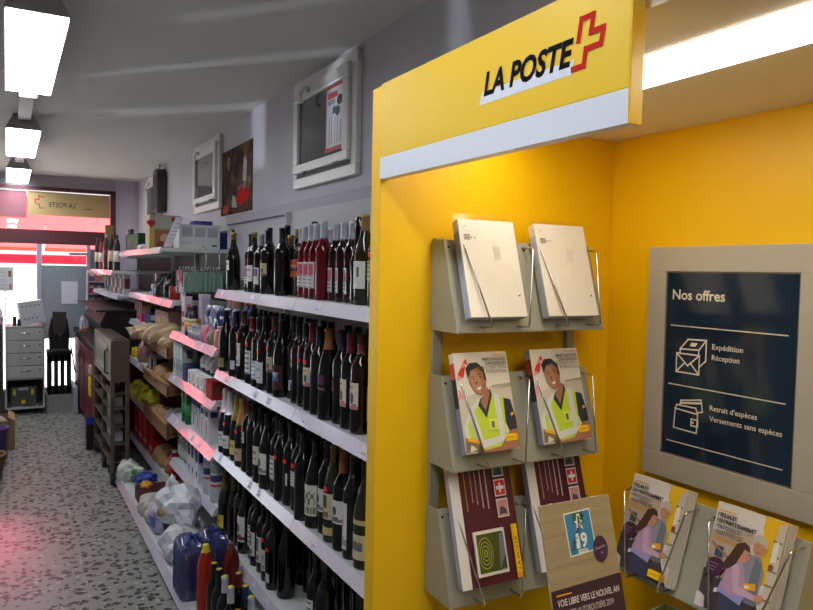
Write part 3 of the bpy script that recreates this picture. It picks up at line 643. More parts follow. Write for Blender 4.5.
# ================================================================== SHELVING ALONG THE RIGHT WALL
BX = WX - .025                                   # face of the back panels
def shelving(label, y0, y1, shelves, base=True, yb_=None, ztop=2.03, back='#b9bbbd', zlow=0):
    t = thing('shelving_unit', label, 'shelving', (1.2, y0, 0), group=None)
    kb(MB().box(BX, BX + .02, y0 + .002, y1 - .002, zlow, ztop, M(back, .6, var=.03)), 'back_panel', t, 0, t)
    for y in (y0, y1 - .012):
        kb(MB().box(BX - .03, BX, y, y + .011, zlow, ztop, UPR), 'upright', t, 0, t)
    if base:
        yb1 = yb_ or y1
        d = kb(MB().box(.745, BX - .031, y0 + .002, yb1 - .002, .03, .09, SHELF), 'base_deck', t, .003, t)
        rr = MB(); rr.add([(.722, y0 + .001, .032), (.722, yb1 - .001, .032), (.740, yb1 - .001, .094), (.740, y0 + .001, .094), (.746, y0 + .001, .032), (.746, yb1 - .001, .032), (.746, yb1 - .001, .094), (.746, y0 + .001, .094)], [(0, 1, 2, 3), (7, 6, 5, 4), (0, 4, 5, 1), (3, 2, 6, 7), (0, 3, 7, 4), (1, 5, 6, 2)], RAIL)
        kb(rr, 'price_rail', d, 0, t)
    for k, (xl, zb, tags, *tl) in enumerate(shelves):
        ti = tl[0] if tl else .020
        s = kb(MB().box(xl + .014, BX - .031, y0 + .002, y1 - .002, zb - .028, zb, SHELF), 'shelf', t, .002, t)
        r = MB(); zt = zb + .005; zl = zb - .042
        r.add([(xl + .012 - ti, y0 + .001, zl), (xl + .012 - ti, y1 - .001, zl), (xl + .012, y1 - .001, zt), (xl + .012, y0 + .001, zt), (xl + .014, y0 + .001, zl), (xl + .014, y1 - .001, zl), (xl + .014, y1 - .001, zt), (xl + .014, y0 + .001, zt)],
              [(0, 1, 2, 3), (7, 6, 5, 4), (0, 4, 5, 1), (3, 2, 6, 7), (0, 3, 7, 4), (1, 5, 6, 2)], RAIL)
        kb(r, 'price_rail', s, 0, t)
        for f, col in tags:
            yy = y0 + f * (y1 - y0); g = MB(); e = .0008
            zl2, zt2 = zl + .008, zt - .008; q = lambda z: xl + .012 - ti + (z - zl) / (zt - zl) * ti - e
            g.add([(q(zl2), yy - .022, zl2), (q(zl2), yy + .022, zl2), (q(zt2), yy + .022, zt2), (q(zt2), yy - .022, zt2)], [(0, 1, 2, 3)], M(col, .5))
            for j in range(3):
                a_, b_ = zl2 + .004, zl2 + .012; g.add([(q(a_) - .0003, yy - .016 + j * .012, a_), (q(a_) - .0003, yy - .008 + j * .012, a_), (q(b_) - .0003, yy - .008 + j * .012, b_), (q(b_) - .0003, yy - .016 + j * .012, b_)], [(0, 1, 2, 3)], M('#8a86a0', .5))
            kb(g, 'price_tag', s, 0, t)
    return t
Z1, Z2, Z3, Z4 = H - .120, H - .562, H - 1.008, H - 1.468
T1 = [(.25, '#cfcbe0'), (.40, '#cfcbe0'), (.8, '#cfcbe0')]; T2 = [(.35, '#d3cfe2'), (.46, '#d3cfe2'), (.9, '#d3cfe2')]
shelving('white wine shelving unit next to the yellow kiosk panel', 1.49, 2.703, [(1.0, Z1, T1), (1.0, Z2, T2), (1.0, Z3, T1), (1.0, Z4, T2)])
shelving('white wine shelving unit between the kiosk-side unit and the groceries', 2.707, 3.938, [(1.0, Z1, T2), (1.0, Z2, T1), (1.0, Z3, T2), (1.0, Z4, T1)])
F1, F2, F3, F4 = H - .448, H - .745, H - 1.030, H - 1.345
shelving('grocery shelving unit with pink-lit price rails beyond the wine', 3.942, 5.158, [(1.0, F1, T1, .026), (1.0, F2, T2, .036), (1.0, F3, T1, .040), (1.0, F4, [(.55, '#f0c060'), (.3, '#d3cfe2')])], back='#57544f', ztop=1.62)  # dark back colour carries the shade behind the goods
D0, D1, D5 = H + .135, H - .242, H - 1.555
shelving('bread shelving unit with wooden baskets beside the steel trolley', 5.162, 6.195, [(.92, D0, []), (1.0, D1, T1), (1.0, D5, [])], ztop=1.98, back='#34312e', yb_=5.85)  # near-black back colour puts in the shade behind the bread
G2, G3 = H - .835, H - 1.165
shelving('narrow bread shelving unit behind the steel trolley', 6.20, 7.18, [(.92, D0, []), (1.0, D1, T2), (.985, G2, [(.3, '#dfe2ee')]), (.985, G3, [(.4, '#d9d6b4')]), (1.0, D5, [])], base=False, ztop=1.98, back='#34312e')  # same darkened back, shade put into its colour
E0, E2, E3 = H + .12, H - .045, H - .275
shelving('far shelving unit with bottles above the dark service counter', 7.20, 9.32, [(1.0, E0, []), (.85, E2, [(.2, '#e8e4ee')]), (.90, E3, [])], base=False, ztop=1.98, back='#4a4644', zlow=1.30)  # back panel colour darkened for shade behind the bottles

# ------------------------------------------------------------------ bottles
GL = M('#070807', .07, spec=.55); GLG = M('#10170c', .07, spec=.6); GLO = M('#2b2a14', .08, spec=.6); GLR = M('#7c0f1c', .06, spec=.6, trans=.35); GLR2 = M('#1d0507', .07, spec=.55)
SHP = {
    'bordeaux': [(.030, 0), (.0345, .002), (.0360, .006), (.0360, .186), (.0345, .200), (.028, .214), (.020, .226), (.0152, .238), (.0140, .252), (.0138, .288), (.0152, .289), (.0152, .298), (.012, .300)],
    'burgundy': [(.032, 0), (.0365, .002), (.0385, .006), (.0385, .150), (.0365, .172), (.031, .196), (.0235, .220), (.0170, .240), (.0145, .255), (.0140, .288), (.0155, .289), (.0155, .298), (.012, .300)],
    'champagne': [(.032, 0), (.038, .003), (.0395, .010), (.0395, .140), (.0375, .165), (.031, .195), (.023, .225), (.0175, .250), (.0160, .280), (.0175, .284), (.0165, .300), (.012, .304)],
    'slim': [(.028, 0), (.0325, .002), (.0335, .006), (.0335, .180), (.0325, .196), (.025, .216), (.0175, .232), (.0145, .246), (.0138, .290), (.0150, .292), (.0150, .302), (.012, .304)],
    'curvy': [(.030, 0), (.036, .003), (.0365, .02), (.0355, .10), (.0385, .135), (.0385, .150), (.031, .178), (.025, .20), (.0225, .225), (.0215, .26), (.0210, .310), (.018, .314)],
}
def rad(prof, z):
    for (r0, z0), (r1, z1) in zip(prof, prof[1:]):
        if z0 <= z <= z1 and z1 > z0: return r0 + (r1 - r0) * (z - z0) / (z1 - z0)
    return prof[-1][0]
def wrap(prof, z0, z1, span, fn, mats, nx=24, ny=14, e=.0007, ang=180):
    """paper label bent round the bottle; fn(u,v) picks a material index"""
    b = MB()
    for m in mats: b.slot(m)
    for j in range(ny + 1):
        z = z0 + (z1 - z0) * j / ny
        for i in range(nx + 1):
            a = R(ang - span / 2 + span * i / nx); r = rad(prof, z) + e
            b.v.append((r * math.cos(a), r * math.sin(a), z))
    for j in range(ny):
        for i in range(nx):
            k = j * (nx + 1) + i; b.f.append((k, k + 1, k + nx + 2, k + nx + 1)); b.mi.append(fn(1 - (i + .5) / nx, (j + .5) / ny)); b.sm.append(True)
    return b
# label patterns: (paper, inks, fn); u runs left to right as read, v bottom to top
def f_text(rows, lo=.2, hi=.8, k=1):
    def fn(u, v):
        for a, b in rows:
            if a <= v <= b and lo <= u <= hi and int(u * 24) % 4 != 3: return k
        return 0
    return fn
def f_plain(u, v): return 0
def f_pic(u, v): return 2 if (.45 < v < .9 and .3 < u < .7) else (1 if (.1 < v < .3 and .2 < u < .8) else 0)
def f_mount(u, v):
    if .35 < v < .75 and .15 < u < .85: return 1 if v - .35 < .12 + .18 * abs(math.sin(u * 9)) else 2
    return 0
def f_vase(u, v):
    if v < .14 + .07 * math.sin(u * 7): return 2
    if ((u - .38) / .14) ** 2 + ((v - .42) / .20) ** 2 < 1: return 1
    return 3 if (.78 < v < .86 and .3 < u < .8 and int(u * 24) % 3) else 0
def f_band(u, v): return 2 if v < .18 and v > .08 else (1 if ((.35 < v < .75) and ((u - .5) / .16) ** 2 + ((v - .55) / .22) ** 2 < 1) else (1 if (.22 < v < .28 and .2 < u < .8) else 0))
def f_split(u, v): return 1 if v > .5 and v < .92 and u > .08 else (2 if int(v * 14) % 2 == 0 and .15 < u < .85 else 0)
def f_land(u, v): return 1 if (.35 < v < .8 and .1 < u < .9 and (math.sin(u * 22) * math.sin(v * 17) > 0)) else (2 if .1 < v < .3 and int(u * 20) % 3 else 0)
def f_rows(u, v): return 1 if (int(v * 14) % 3 == 0 and .12 < u < .88) else 0
def f_weave(u, v): return 1 if (int(u * 24) + int(v * 14)) % 2 else 0
LB = lambda *c: [M(x, .6) for x in c]
CAPS = {'gold': M('#b5955a', .35, .6), 'silver': M('#c3c8d2', .4, .3), 'black': M('#121214', .35), 'brown': M('#5a2a1e', .45), 'red': M('#6b1620', .4), 'amber': M('#9a5a2a', .45), 'purple': M('#241a35', .4), 'pinkfoil': M('#d9c2c4', .4, .4), 'copper': M('#c08a55', .4, .5), 'grey': M('#a8aaae', .4), 'darkgold': M('#6b5a2f', .4, .5), 'yellow': M('#e3c713', .4), 'blue': M('#24406b', .4)}
_bp = {}
def bottle(kind):
    """kind -> prototype; parts: glass, capsule, label, sticker"""
    if kind in _bp: return _bp[kind]
    shp, gl, cap, hs_, rs_, labs, dot, desc = BK[kind]
    prof = [(r * rs_, z * hs_) for r, z in SHP[shp]]
    o = thing('wine_bottle', desc, 'bottle')
    MB().lathe(prof, gl, 22).build('glass', o)
    if cap:
        c, zc = cap; pz = [(r, z) for r, z in prof if z >= zc * hs_]; pz = [(rad(prof, zc * hs_), zc * hs_)] + pz
        c_ = MB(); c_.lathe([(r + .0006, z + (.0006 if i == len(pz) - 1 else 0)) for i, (r, z) in enumerate(pz)], CAPS[c], 18); c_.build('capsule', o)
    for (z0, z1, span, mats, fn, ang) in labs:
        wrap(prof, z0 * hs_, z1 * hs_, span, fn, mats, ang=ang).build('label', o)
    if dot:
        wrap(prof, dot[0] * hs_, dot[0] * hs_ + .016, 34, f_plain, [RED_DOT], 6, 2, .0012, dot[1]).build('price_sticker', o)
    _bp[kind] = {'o': o}; return _bp[kind]
S = 'shp gl cap'
CR = '#ddd2b8'; WH = '#e6e6e6'
BK = {
 'd_small': ('burgundy', GL, ('gold', .262), 1.06, 1, [(.105, .155, 62, LB('#d8d6c4', '#4a4a42'), f_text([(.5, .7), (.2, .3)]), 188)], None, 'dark bottle with small white label, gold top'),
 'd_wp': ('bordeaux', GL, ('black', .235), 1, 1, [(.04, .13, 120, LB('#e2dfe2', '#a86a86', '#6d5a78'), f_split, 180)], None, 'dark bottle with white and mauve label'),
 'd_white': ('bordeaux', GL, ('gold', .268), 1.02, 1, [(.055, .135, 105, LB(WH, '#77777a'), f_text([(.62, .75), (.3, .36)]), 184)], None, 'dark bottle with white label, gold top'),
 'd_wpg': ('bordeaux', GL, ('grey', .24), .97, 1, [(.045, .13, 120, LB('#e2dfe2', '#7a6488', '#c9a8b4'), f_split, 180)], None, 'dark bottle with mauve label, grey capsule'),
 'd_beige': ('bordeaux', GL, ('black', .235), 1.02, 1.05, [(.085, .145, 110, LB('#c9bb95', '#4b4a5a', '#6d5a58'), f_vase, 185)], None, 'dark bottle with beige pictorial label'),
 'd_plain': ('bordeaux', GL, ('black', .235), 1.03, 1, [], None, 'plain black bottle without a visible label'),
 'd_low': ('slim', GL, ('gold', .25), .92, 1, [(.03, .13, 130, LB('#d9d9dd', '#b54a48'), f_text([(.7, .9)], .0, .5), 180)], None, 'short dark bottle with big white label'),
 'd_or': ('slim', GLR2, ('gold', .262), 1.0, 1, [(.085, .165, 150, LB('#b5552a', '#20324a', '#d8a274'), f_mount, 180)], None, 'orange-labelled dark bottle with gold top'),
 'd_or2': ('slim', GLR2, ('silver', .238), 1.0, 1, [(.085, .165, 150, LB('#b5552a', '#20324a', '#d8a274'), f_mount, 180)], None, 'orange-labelled dark bottle with silver capsule'),
 'rose': ('slim', GLR, ('silver', .238), 1.02, 1, [(.045, .150, 120, LB('#d9d4d8', '#c9566a', '#9a9aa2'), f_split, 178)], None, 'rosé bottle with white and pink label'),
 'rose_b': ('slim', GLR, ('silver', .238), 1.04, 1, [], None, 'bright red rosé bottle without visible label'),
 'rose_w': ('slim', GLR2, ('silver', .238), 1.0, 1, [(.035, .13, 90, LB('#cfcac6', '#c05a62', '#6f6f72'), f_split, 165)], None, 'dark rosé bottle with narrow white label'),
 'curvy': ('curvy', GL, None, 1.0, 1, [], None, 'tall curvy black bottle without a visible label'),
 'weave': ('bordeaux', GL, ('black', .235), 1.04, 1, [(.05, .13, 130, LB('#4a3a38', '#8a5a58'), f_weave, 180)], None, 'dark bottle with dull woven-pattern red label'),
 'w_gold': ('burgundy', GLO, ('gold', .246), 1.06, 1, [(.055, .145, 105, LB('#e4e4e0', '#4a4f4a'), f_text([(.45, .8)], .35, .5), 186)], None, 'olive bottle with tall white label, gold capsule'),
 'w_cream': ('slim', GLO, None, 1.0, 1, [(.085, .155, 130, LB('#d8d2a8', '#8a8660'), f_rows, 180)], (.168, 188), 'olive bottle with cream label and red sticker'),
 'b_gold': ('burgundy', GL, ('black', .25), 1.0, 1, [(.022, .068, 110, LB('#8d7c48', '#5a4c28'), f_text([(.3, .7)], .3, .5), 184)], None, 'dark sloping bottle with low brown-gold label'),
 'b_sliver': ('bordeaux', GL, ('black', .235), 1.02, 1, [(.035, .075, 40, LB('#c9ced6'), f_plain, 215)], None, 'black bottle showing only a sliver of white label'),
 'b_photo': ('bordeaux', GL, ('brown', .238), 1.04, 1, [(.060, .160, 100, LB('#d9d6d2', '#86868a', '#8a5c34'), f_pic, 182)], (.178, 190), 'dark bottle with brown picture on label'),
 'b_wred': ('bordeaux', GL, ('red', .238), .98, 1, [(.045, .15, 100, LB('#dcdcdc', '#6d6d72'), f_rows, 180)], (.170, 186), 'dark bottle with white label and red price sticker'),
 'b_blue': ('bordeaux', GL, ('black', .238), 1.0, 1, [(.035, .115, 115, LB('#d3dbe2', '#8b97a2'), f_rows, 182)], None, 'dark bottle with pale blue-white label'),
 'b_white': ('bordeaux', GL, ('black', .25), 1.02, 1.05, [(.030, .115, 115, LB('#dededc', '#8a8a8a'), f_text([(.25, .32), (.6, .68)]), 184)], (.150, 190), 'dark bottle with white label and red sticker'),
 'b_vase': ('bordeaux', GL, ('brown', .245), 1.04, 1, [(.085, .145, 110, LB('#cbbf9e', '#4b4a5a', '#6d5a58', '#5a564a'), f_vase, 186)], (.170, 188), 'dark bottle with beige label and brown capsule'),
 'b_maroon': ('burgundy', GL, ('black', .25), 1.02, 1.02, [(.030, .125, 140, LB('#4a1418', '#3f6fa0', '#9fb4c4'), f_mount, 184)], None, 'dark bottle with large maroon label'),
 'b_mount': ('bordeaux', GL, ('black', .238), 1.03, 1, [(.05, .10, 70, LB('#20262e', '#3f73b0', '#c3ced6'), f_mount, 176)], None, 'black bottle with small blue mountain label'),
 'b_red': ('bordeaux', GL, ('black', .238), 1.03, 1, [], (.160, 190), 'black bottle with only a red sticker'),
 'b_cream': ('bordeaux', GL, ('red', .232), 1.05, 1, [(.085, .150, 105, LB('#d9cdb0', '#4a4a6a', '#b9747a', '#5a564a'), f_vase, 182)], (.160, 188), 'dark bottle with cream label, red capsule'),
 'b_purple': ('burgundy', GL, ('amber', .232), 1.03, 1.03, [(.118, .150, 70, LB('#5a1f4a', '#7a3a66'), f_plain, 184), (.10, .108, 80, LB('#6a6a70'), f_plain, 184)], None, 'black bottle with small purple label'),
 'b_dred': ('bordeaux', GL, ('purple', .235), 1.03, 1, [(.105, .14, 60, LB('#5a1a1c', '#7a3a3a'), f_plain, 176)], None, 'black bottle with dull red label, purple capsule'),
 'b_rose1': ('bordeaux', GL, ('red', .235), 1.04, 1, [(.070, .155, 105, LB('#e0d6c2', '#4a4a6a', '#c07a78', '#5a564a'), f_vase, 176)], None, 'dark bottle with cream and pink-footed label'),
 'b_rose2': ('bordeaux', GLR2, ('brown', .238), 1.04, 1.04, [(.075, .155, 115, LB('#e0d6c2', '#4a4a6a', '#c07a78', '#5a564a'), f_vase, 178)], None, 'dark red bottle with broad cream label'),
 'b_patt': ('bordeaux', GL, ('brown', .238), 1.03, 1, [(.05, .15, 120, LB('#4b3a24', '#8d7746'), f_weave, 180)], None, 'dark bottle with gold patterned label'),
 'c_pink': ('champagne', GL, ('pinkfoil', .195), 1.0, 1, [(.035, .105, 130, LB('#dfe0e2', '#6a6a70'), f_text([(.4, .5), (.62, .75)]), 184)], None, 'sparkling bottle with pinkish silver foil'),
 'c_silver': ('champagne', GL, ('silver', .195), 1.0, 1, [(.04, .10, 120, LB('#dfe0e2', '#6a6a70'), f_text([(.2, .3), (.5, .7)]), 184)], (.145, 192), 'sparkling bottle with silver foil and red sticker'),
 'c_gold': ('champagne', GL, ('gold', .185), 1.0, 1, [(.030, .095, 120, LB('#d9cf7a', '#8a7a3a'), f_text([(.5, .7)]), 184)], None, 'sparkling bottle with gold foil and yellow label'),
 'c_copper': ('champagne', GL, ('copper', .185), 1.0, 1, [(.030, .085, 120, LB('#cfa592', '#8a5a4a'), f_text([(.5, .7)]), 184)], (.15, 190), 'sparkling bottle with copper foil and pinkish label'),
 'p_sq': ('bordeaux', GL, ('brown', .238), 1.03, 1, [(.125, .172, 62, LB('#d5d6d8', '#3a3a3e'), f_pic, 186)], (.176, 190), 'dark bottle with square label under red sticker'),
 'p_beige': ('bordeaux', GL, ('black', .235), 1.02, 1, [(.075, .15, 95, LB('#d8d2c0', '#5d5a52'), f_text([(.3, .36), (.6, .68)]), 184)], None, 'dark bottle with off-white label and thin text'),
 'p_wtext': ('burgundy', GL, ('black', .25), 1.0, 1.04, [(.062, .145, 125, LB('#e0dfd6', '#4a4a48', '#8a8a84'), f_band, 184)], None, 'dark bottle with wide white label and dark emblem'),
 'p_whalf': ('bordeaux', GL, ('black', .238), 1.0, 1, [(.055, .15, 90, LB('#e0e0dc', '#77777a'), f_rows, 178)], None, 'dark bottle with partly hidden white label'),
 'p_dot': ('bordeaux', GL, ('black', .238), 1.02, 1, [(.085, .10, 26, LB('#6a3a72'), f_plain, 184)], (.155, 188), 'black bottle with red sticker and tiny purple mark'),
 'p_sliv': ('bordeaux', GL, ('black', .238), 1.02, 1, [(.075, .12, 14, LB('#dcdce0'), f_plain, 208)], (.155, 188), 'black bottle with red sticker and thin white strip'),
 'p_wdot': ('bordeaux', GL, ('black', .238), 1.0, 1, [(.09, .145, 60, LB('#dcdcda', '#77777a'), f_rows, 180)], (.158, 190), 'black bottle with small label under red sticker'),
 'p_land': ('burgundy', GL, ('black', .25), 1.0, 1.04, [(.045, .150, 125, LB('#dcdbd0', '#6f7d52', '#8a8470'), f_land, 184)], None, 'dark bottle with green landscape on label'),
 'p_wman': ('bordeaux', GL, ('black', .238), 1.02, 1, [(.075, .15, 105, LB('#dedddd', '#4a4a4c', '#77777a'), f_band, 178)], None, 'dark bottle with white label and figure'),
 'p_green': ('burgundy', GLO, ('darkgold', .25), 1.04, 1, [(.075, .155, 120, LB('#d6cba0', '#7d7448', '#3d5a3a'), f_pic, 182), (.025, .05, 120, LB('#c9bb82'), f_plain, 182)], (.160, 190), 'olive bottle with cream labels, red sticker'),
 'p_amber': ('bordeaux', GL, ('amber', .235), 1.04, 1.04, [(.085, .155, 110, LB('#e0dfe0', '#4f5258', '#77777a'), f_band, 182)], None, 'dark bottle with white label and amber capsule'),
 'p_tall': ('bordeaux', GLG, ('black', .238), 1.05, 1, [(.03, .165, 75, LB('#e2dde0', '#c9a6b0', '#9aa0b0'), f_band, 178)], None, 'greenish bottle with tall white and pink label'),
 'p_olive': ('burgundy', GLO, ('black', .25), 1.05, 1.04, [(.03, .10, 140, LB('#d9cda6', '#5f6f86', '#8a7d50'), f_mount, 184), (.128, .142, 140, LB('#cfc08f'), f_plain, 184)], None, 'olive bottle with cream banded labels'),
 'q_yellow': ('champagne', GLG, ('darkgold', .215), .95, 1, [(.035, .10, 130, LB('#c9b93a', '#6a5f1e'), f_text([(.4, .6)]), 184)], None, 'dark green sparkling bottle with yellow label'),
 'q_gold': ('champagne', GL, ('darkgold', .23), 1.0, .95, [], None, 'black sparkling bottle with dull gold foil'),
 'q_tree': ('burgundy', GL, ('black', .25), 1.0, 1.04, [(.055, .165, 125, LB('#dfdedb', '#55565c', '#7a2a38'), f_band, 184)], None, 'dark bottle with white label, maroon band'),
 'q_pic': ('bordeaux', GL, ('black', .238), 1.0, 1.02, [(.045, .145, 105, LB('#dcdbd8', '#5d5d60', '#6f6a62'), f_pic, 182)], None, 'dark bottle with square picture on label'),
 'q_pic2': ('bordeaux', GL, ('black', .238), 1.0, 1, [(.045, .15, 95, LB('#d8d8d6', '#7d7d80', '#55555a'), f_pic, 180)], None, 'dark bottle with white label and grey picture'),
 'q_reddot': ('bordeaux', GL, ('black', .238), 1.0, 1, [(.045, .13, 85, LB('#d8d8d6', '#8a8a8c', '#8a8a8c'), f_land, 178)], (.160, 190), 'dark bottle with mottled label, red sticker'),
 'q_low': ('bordeaux', GL, ('black', .238), 1.0, 1.02, [(.03, .065, 45, LB('#cfcfce', '#9a9a9c'), f_rows, 195)], (.150, 190), 'black bottle with red sticker and small low label'),
 'q_plain': ('burgundy', GL, ('black', .25), 1.0, 1.05, [], None, 'broad black bottle without a visible label'),
 'back': ('bordeaux', GL, ('black', .235), 1.0, .96, [], None, 'dark bottle standing behind the front row'),
 'back_gold': ('burgundy', GL, ('gold', .262), 1.05, .95, [], None, 'dark bottle with gold top standing behind the front row'),
 'back_silver': ('slim', GLR2, ('silver', .238), 1.0, .95, [], None, 'silver-capped rosé standing behind the front row'),
}
ORD = ['first', 'second', 'third', 'fourth', 'fifth', 'sixth', 'seventh', 'eighth', 'ninth', 'tenth', 'eleventh', 'twelfth', 'thirteenth', 'fourteenth', 'fifteenth', 'sixteenth', 'seventeenth', 'eighteenth', 'nineteenth', 'twentieth']
def row(z, pos, kinds, shelf, grp, k_h=1.0):
    n = len(pos)
    for i, ((x, y), k) in enumerate(zip(pos, kinds)):
        d = BK[k][7].split(); 
        d = ' '.join(d)
        lab = '%s, %s from yellow panel, %s shelf' % (d, ORD[n - 1 - i], shelf.replace(' wine', ''))
        place(bottle(k), (x, y, z), (0, 0, R(random.uniform(-9, 9))), lab, grp).scale = (1.0 + (k_h - 1) * .15, 1.0 + (k_h - 1) * .15, k_h)
P1 = [(x + .05, y * 1.03 + (.02 if y < 2.2 else 0)) for x, y in [(1.048, 3.824), (1.06, 3.542), (1.048, 3.453), (1.048, 3.342), (1.048, 3.235), (1.048, 3.043), (1.108, 3.091), (1.108, 3.002), (1.096, 2.925), (1.084, 2.852), (1.072, 2.752), (1.06, 2.664), (1.06, 2.592), (1.084, 2.522), (1.072, 2.424), (1.072, 2.35), (1.06, 2.262), (1.048, 2.182), (1.048, 2.087)]]
row(Z1, P1, ['d_small', 'd_wp', 'd_white', 'd_wpg', 'd_beige', 'd_plain', 'd_low', 'd_or', 'd_or2', 'rose', 'rose', 'rose', 'rose_b', 'rose_w', 'rose_w', 'rose_w', 'curvy', 'w_gold', 'w_cream'], 'top wine', 'bottles on the top wine shelf')
P2 = [(1.045, 3.882), (1.04, 3.67), (1.051, 3.566), (1.05, 3.411), (1.047, 3.296), (1.049, 3.212), (1.058, 3.104), (1.058, 3.005), (1.095, 2.938), (1.074, 2.835), (1.074, 2.757), (1.067, 2.668), (1.062, 2.582), (1.058, 2.481), (1.075, 2.395), (1.069, 2.306), (1.069, 2.219), (1.092, 2.135)]
row(Z2, P2, ['b_gold', 'b_sliver', 'b_photo', 'b_wred', 'b_blue', 'b_white', 'b_vase', 'b_maroon', 'b_sliver', 'b_mount', 'b_red', 'b_cream', 'd_plain', 'b_purple', 'b_dred', 'b_rose1', 'b_rose2', 'b_patt'], 'second wine', 'bottles on the second wine shelf', 1.11)
P3 = [(1.044, 3.868), (1.047, 3.782), (1.057, 3.683), (1.046, 3.552), (1.046, 3.447), (1.047, 3.365), (1.045, 3.251), (1.044, 3.143), (1.065, 3.06), (1.049, 2.96), (1.062, 2.88), (1.069, 2.8), (1.042, 2.685), (1.055, 2.588), (1.072, 2.508), (1.06, 2.418), (1.058, 2.328), (1.058, 2.243), (1.061, 2.15)]
row(Z3, P3, ['c_pink', 'c_silver', 'c_gold', 'c_copper', 'p_sq', 'd_plain', 'p_beige', 'p_wtext', 'p_whalf', 'p_dot', 'p_sliv', 'p_wdot', 'd_plain', 'p_land', 'p_wman', 'p_green', 'p_amber', 'p_tall', 'p_olive'], 'third wine', 'bottles on the third wine shelf', 1.15)
P4 = [(1.05, 3.885), (1.07, 3.769), (1.077, 3.68), (1.072, 3.576), (1.093, 3.478), (1.08, 3.396), (1.084, 3.305), (1.074, 3.2), (1.066, 3.106), (1.088, 3.0), (1.06, 2.578), (1.06, 2.483)]
row(Z4, P4, ['q_yellow', 'q_gold', 'd_plain', 'q_tree', 'p_whalf', 'q_pic', 'q_pic2', 'q_reddot', 'q_low', 'q_plain', 'p_whalf', 'd_plain'], 'lowest wine', 'bottles on the lowest wine shelf', 1.18)
for z, ys, sh in ((Z2, [2.0 + .088 * i for i in range(22)], 'second'), (Z3, [2.05 + .088 * i for i in range(21)], 'third'), (Z4, [2.1 + .09 * i for i in range(20)], 'lowest')):
    for y in ys:
        if abs(y - 2.705) < .05: continue
        place(bottle('back'), (1.20 + random.uniform(-.006, .006), y, z), (0, 0, 0), 'dark wine bottle standing behind the front row, %s wine shelf' % sh, 'dark bottles behind the front row, %s wine shelf' % sh).scale = (1, 1, 1.14)
for y in (3.76, 3.43, 3.16): place(bottle('back_gold'), (1.235, y * 1.03, Z1), (0, 0, 0), 'gold-topped dark bottle behind the front row, top wine shelf', 'gold-topped bottles behind the front row')
for y in (2.81, 2.62, 2.53): place(bottle('back_silver'), (1.235, y * 1.03, Z1), (0, 0, 0), 'silver-capped rosé bottle behind the front row, top wine shelf', 'silver-capped bottles behind the front row')
place(bottle('curvy'), (1.21, 2.30, Z1), (0, 0, 0), 'tall curvy black bottle in the back, behind the gold-capped white wine')
for y in (3.60, 3.33, 2.98): place(bottle('back'), (1.235, y * 1.035, Z1), (0, 0, 0), 'plain dark bottle behind the front row, top wine shelf', 'plain dark bottles behind the front row, top wine shelf')

# ------------------------------------------------------------------ bottles and packs on the low deck
DK = .0905
SODA = [(.033, 0), (.040, .004), (.041, .02), (.041, .13), (.038, .15), (.041, .17), (.041, .20), (.034, .24), (.020, .272), (.0135, .285), (.0135, .30), (.012, .302)]
OIL = [(.028, 0), (.032, .003), (.033, .01), (.033, .17), (.030, .19), (.020, .21), (.0145, .225), (.0135, .27), (.0145, .272), (.0145, .287), (.012, .288)]
def low_bottle(label, x, y, prof, gl, capc, ztop, zc, sticker='yellow', group=None, lab=None):
    o = thing('drink_bottle', label, 'bottle', (x, y, DK), (0, 0, R(random.uniform(-10, 10))), group)
    k = ztop / prof[-1][1]; pf = [(r, z * k) for r, z in prof]
    MB().lathe(pf, gl, 20).build('glass', o)
    pz = [(rad(pf, ztop * zc), ztop * zc)] + [(r, z) for r, z in pf if z > ztop * zc]
    MB().lathe([(r + .0008, z + (.001 if i == len(pz) - 1 else 0)) for i, (r, z) in enumerate(pz)], capc, 16).build('cap', o)
    if sticker: MB().lathe([(.0125, 0), (.0125, .0012)], CAPS[sticker], 12, c=(0, 0, ztop + .0012)).build('price_sticker', o)
    if lab: wrap(pf, *lab[:2], 120, f_rows, [M(lab[2], .5), M('#6a6a60', .6)], ang=185).build('label', o)
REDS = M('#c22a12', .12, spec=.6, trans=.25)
low_bottle('red soft drink bottle with yellow cap in front of the dark bottles', .80, 3.29, SODA, REDS, CAPS['yellow'], .325, .90, None)
low_bottle('red drink bottle in the shade behind the front red one', .95, 3.40, SODA, M('#6a160e', .15, spec=.6), CAPS['red'], .27, .90, None)  # darker copy of the red, shade put into its colour
nm = 'on the low deck, %s behind the front red drink bottle'
for i, (x, y, c, zt, gl, d) in enumerate(((.80, 3.135, 'black', .295, GL, 'black'), (.80, 3.05, 'black', .300, GLG, 'black'), (.80, 2.955, 'silver', .305, GL, 'silver'), (.80, 2.865, 'silver', .295, GL, 'silver'),
                                       (.885, 3.04, 'red', .27, GL, 'dark red'), (.885, 2.945, 'blue', .25, GLG, 'blue'), (.885, 2.855, 'silver', .24, GL, 'silver'), (.80, 2.76, 'pinkfoil', .24, GL, 'pale'), (.80, 2.66, 'black', .25, GL, 'black'))):
    low_bottle('low-deck bottle with %s neck and yellow sticker, %s past the red drink' % (d, ORD[i]), x, y, OIL, gl, CAPS[c], zt, .78, 'yellow', 'dark bottles on the low deck', (.03, .10, '#8f8a6a') if i in (1, 2) else None)
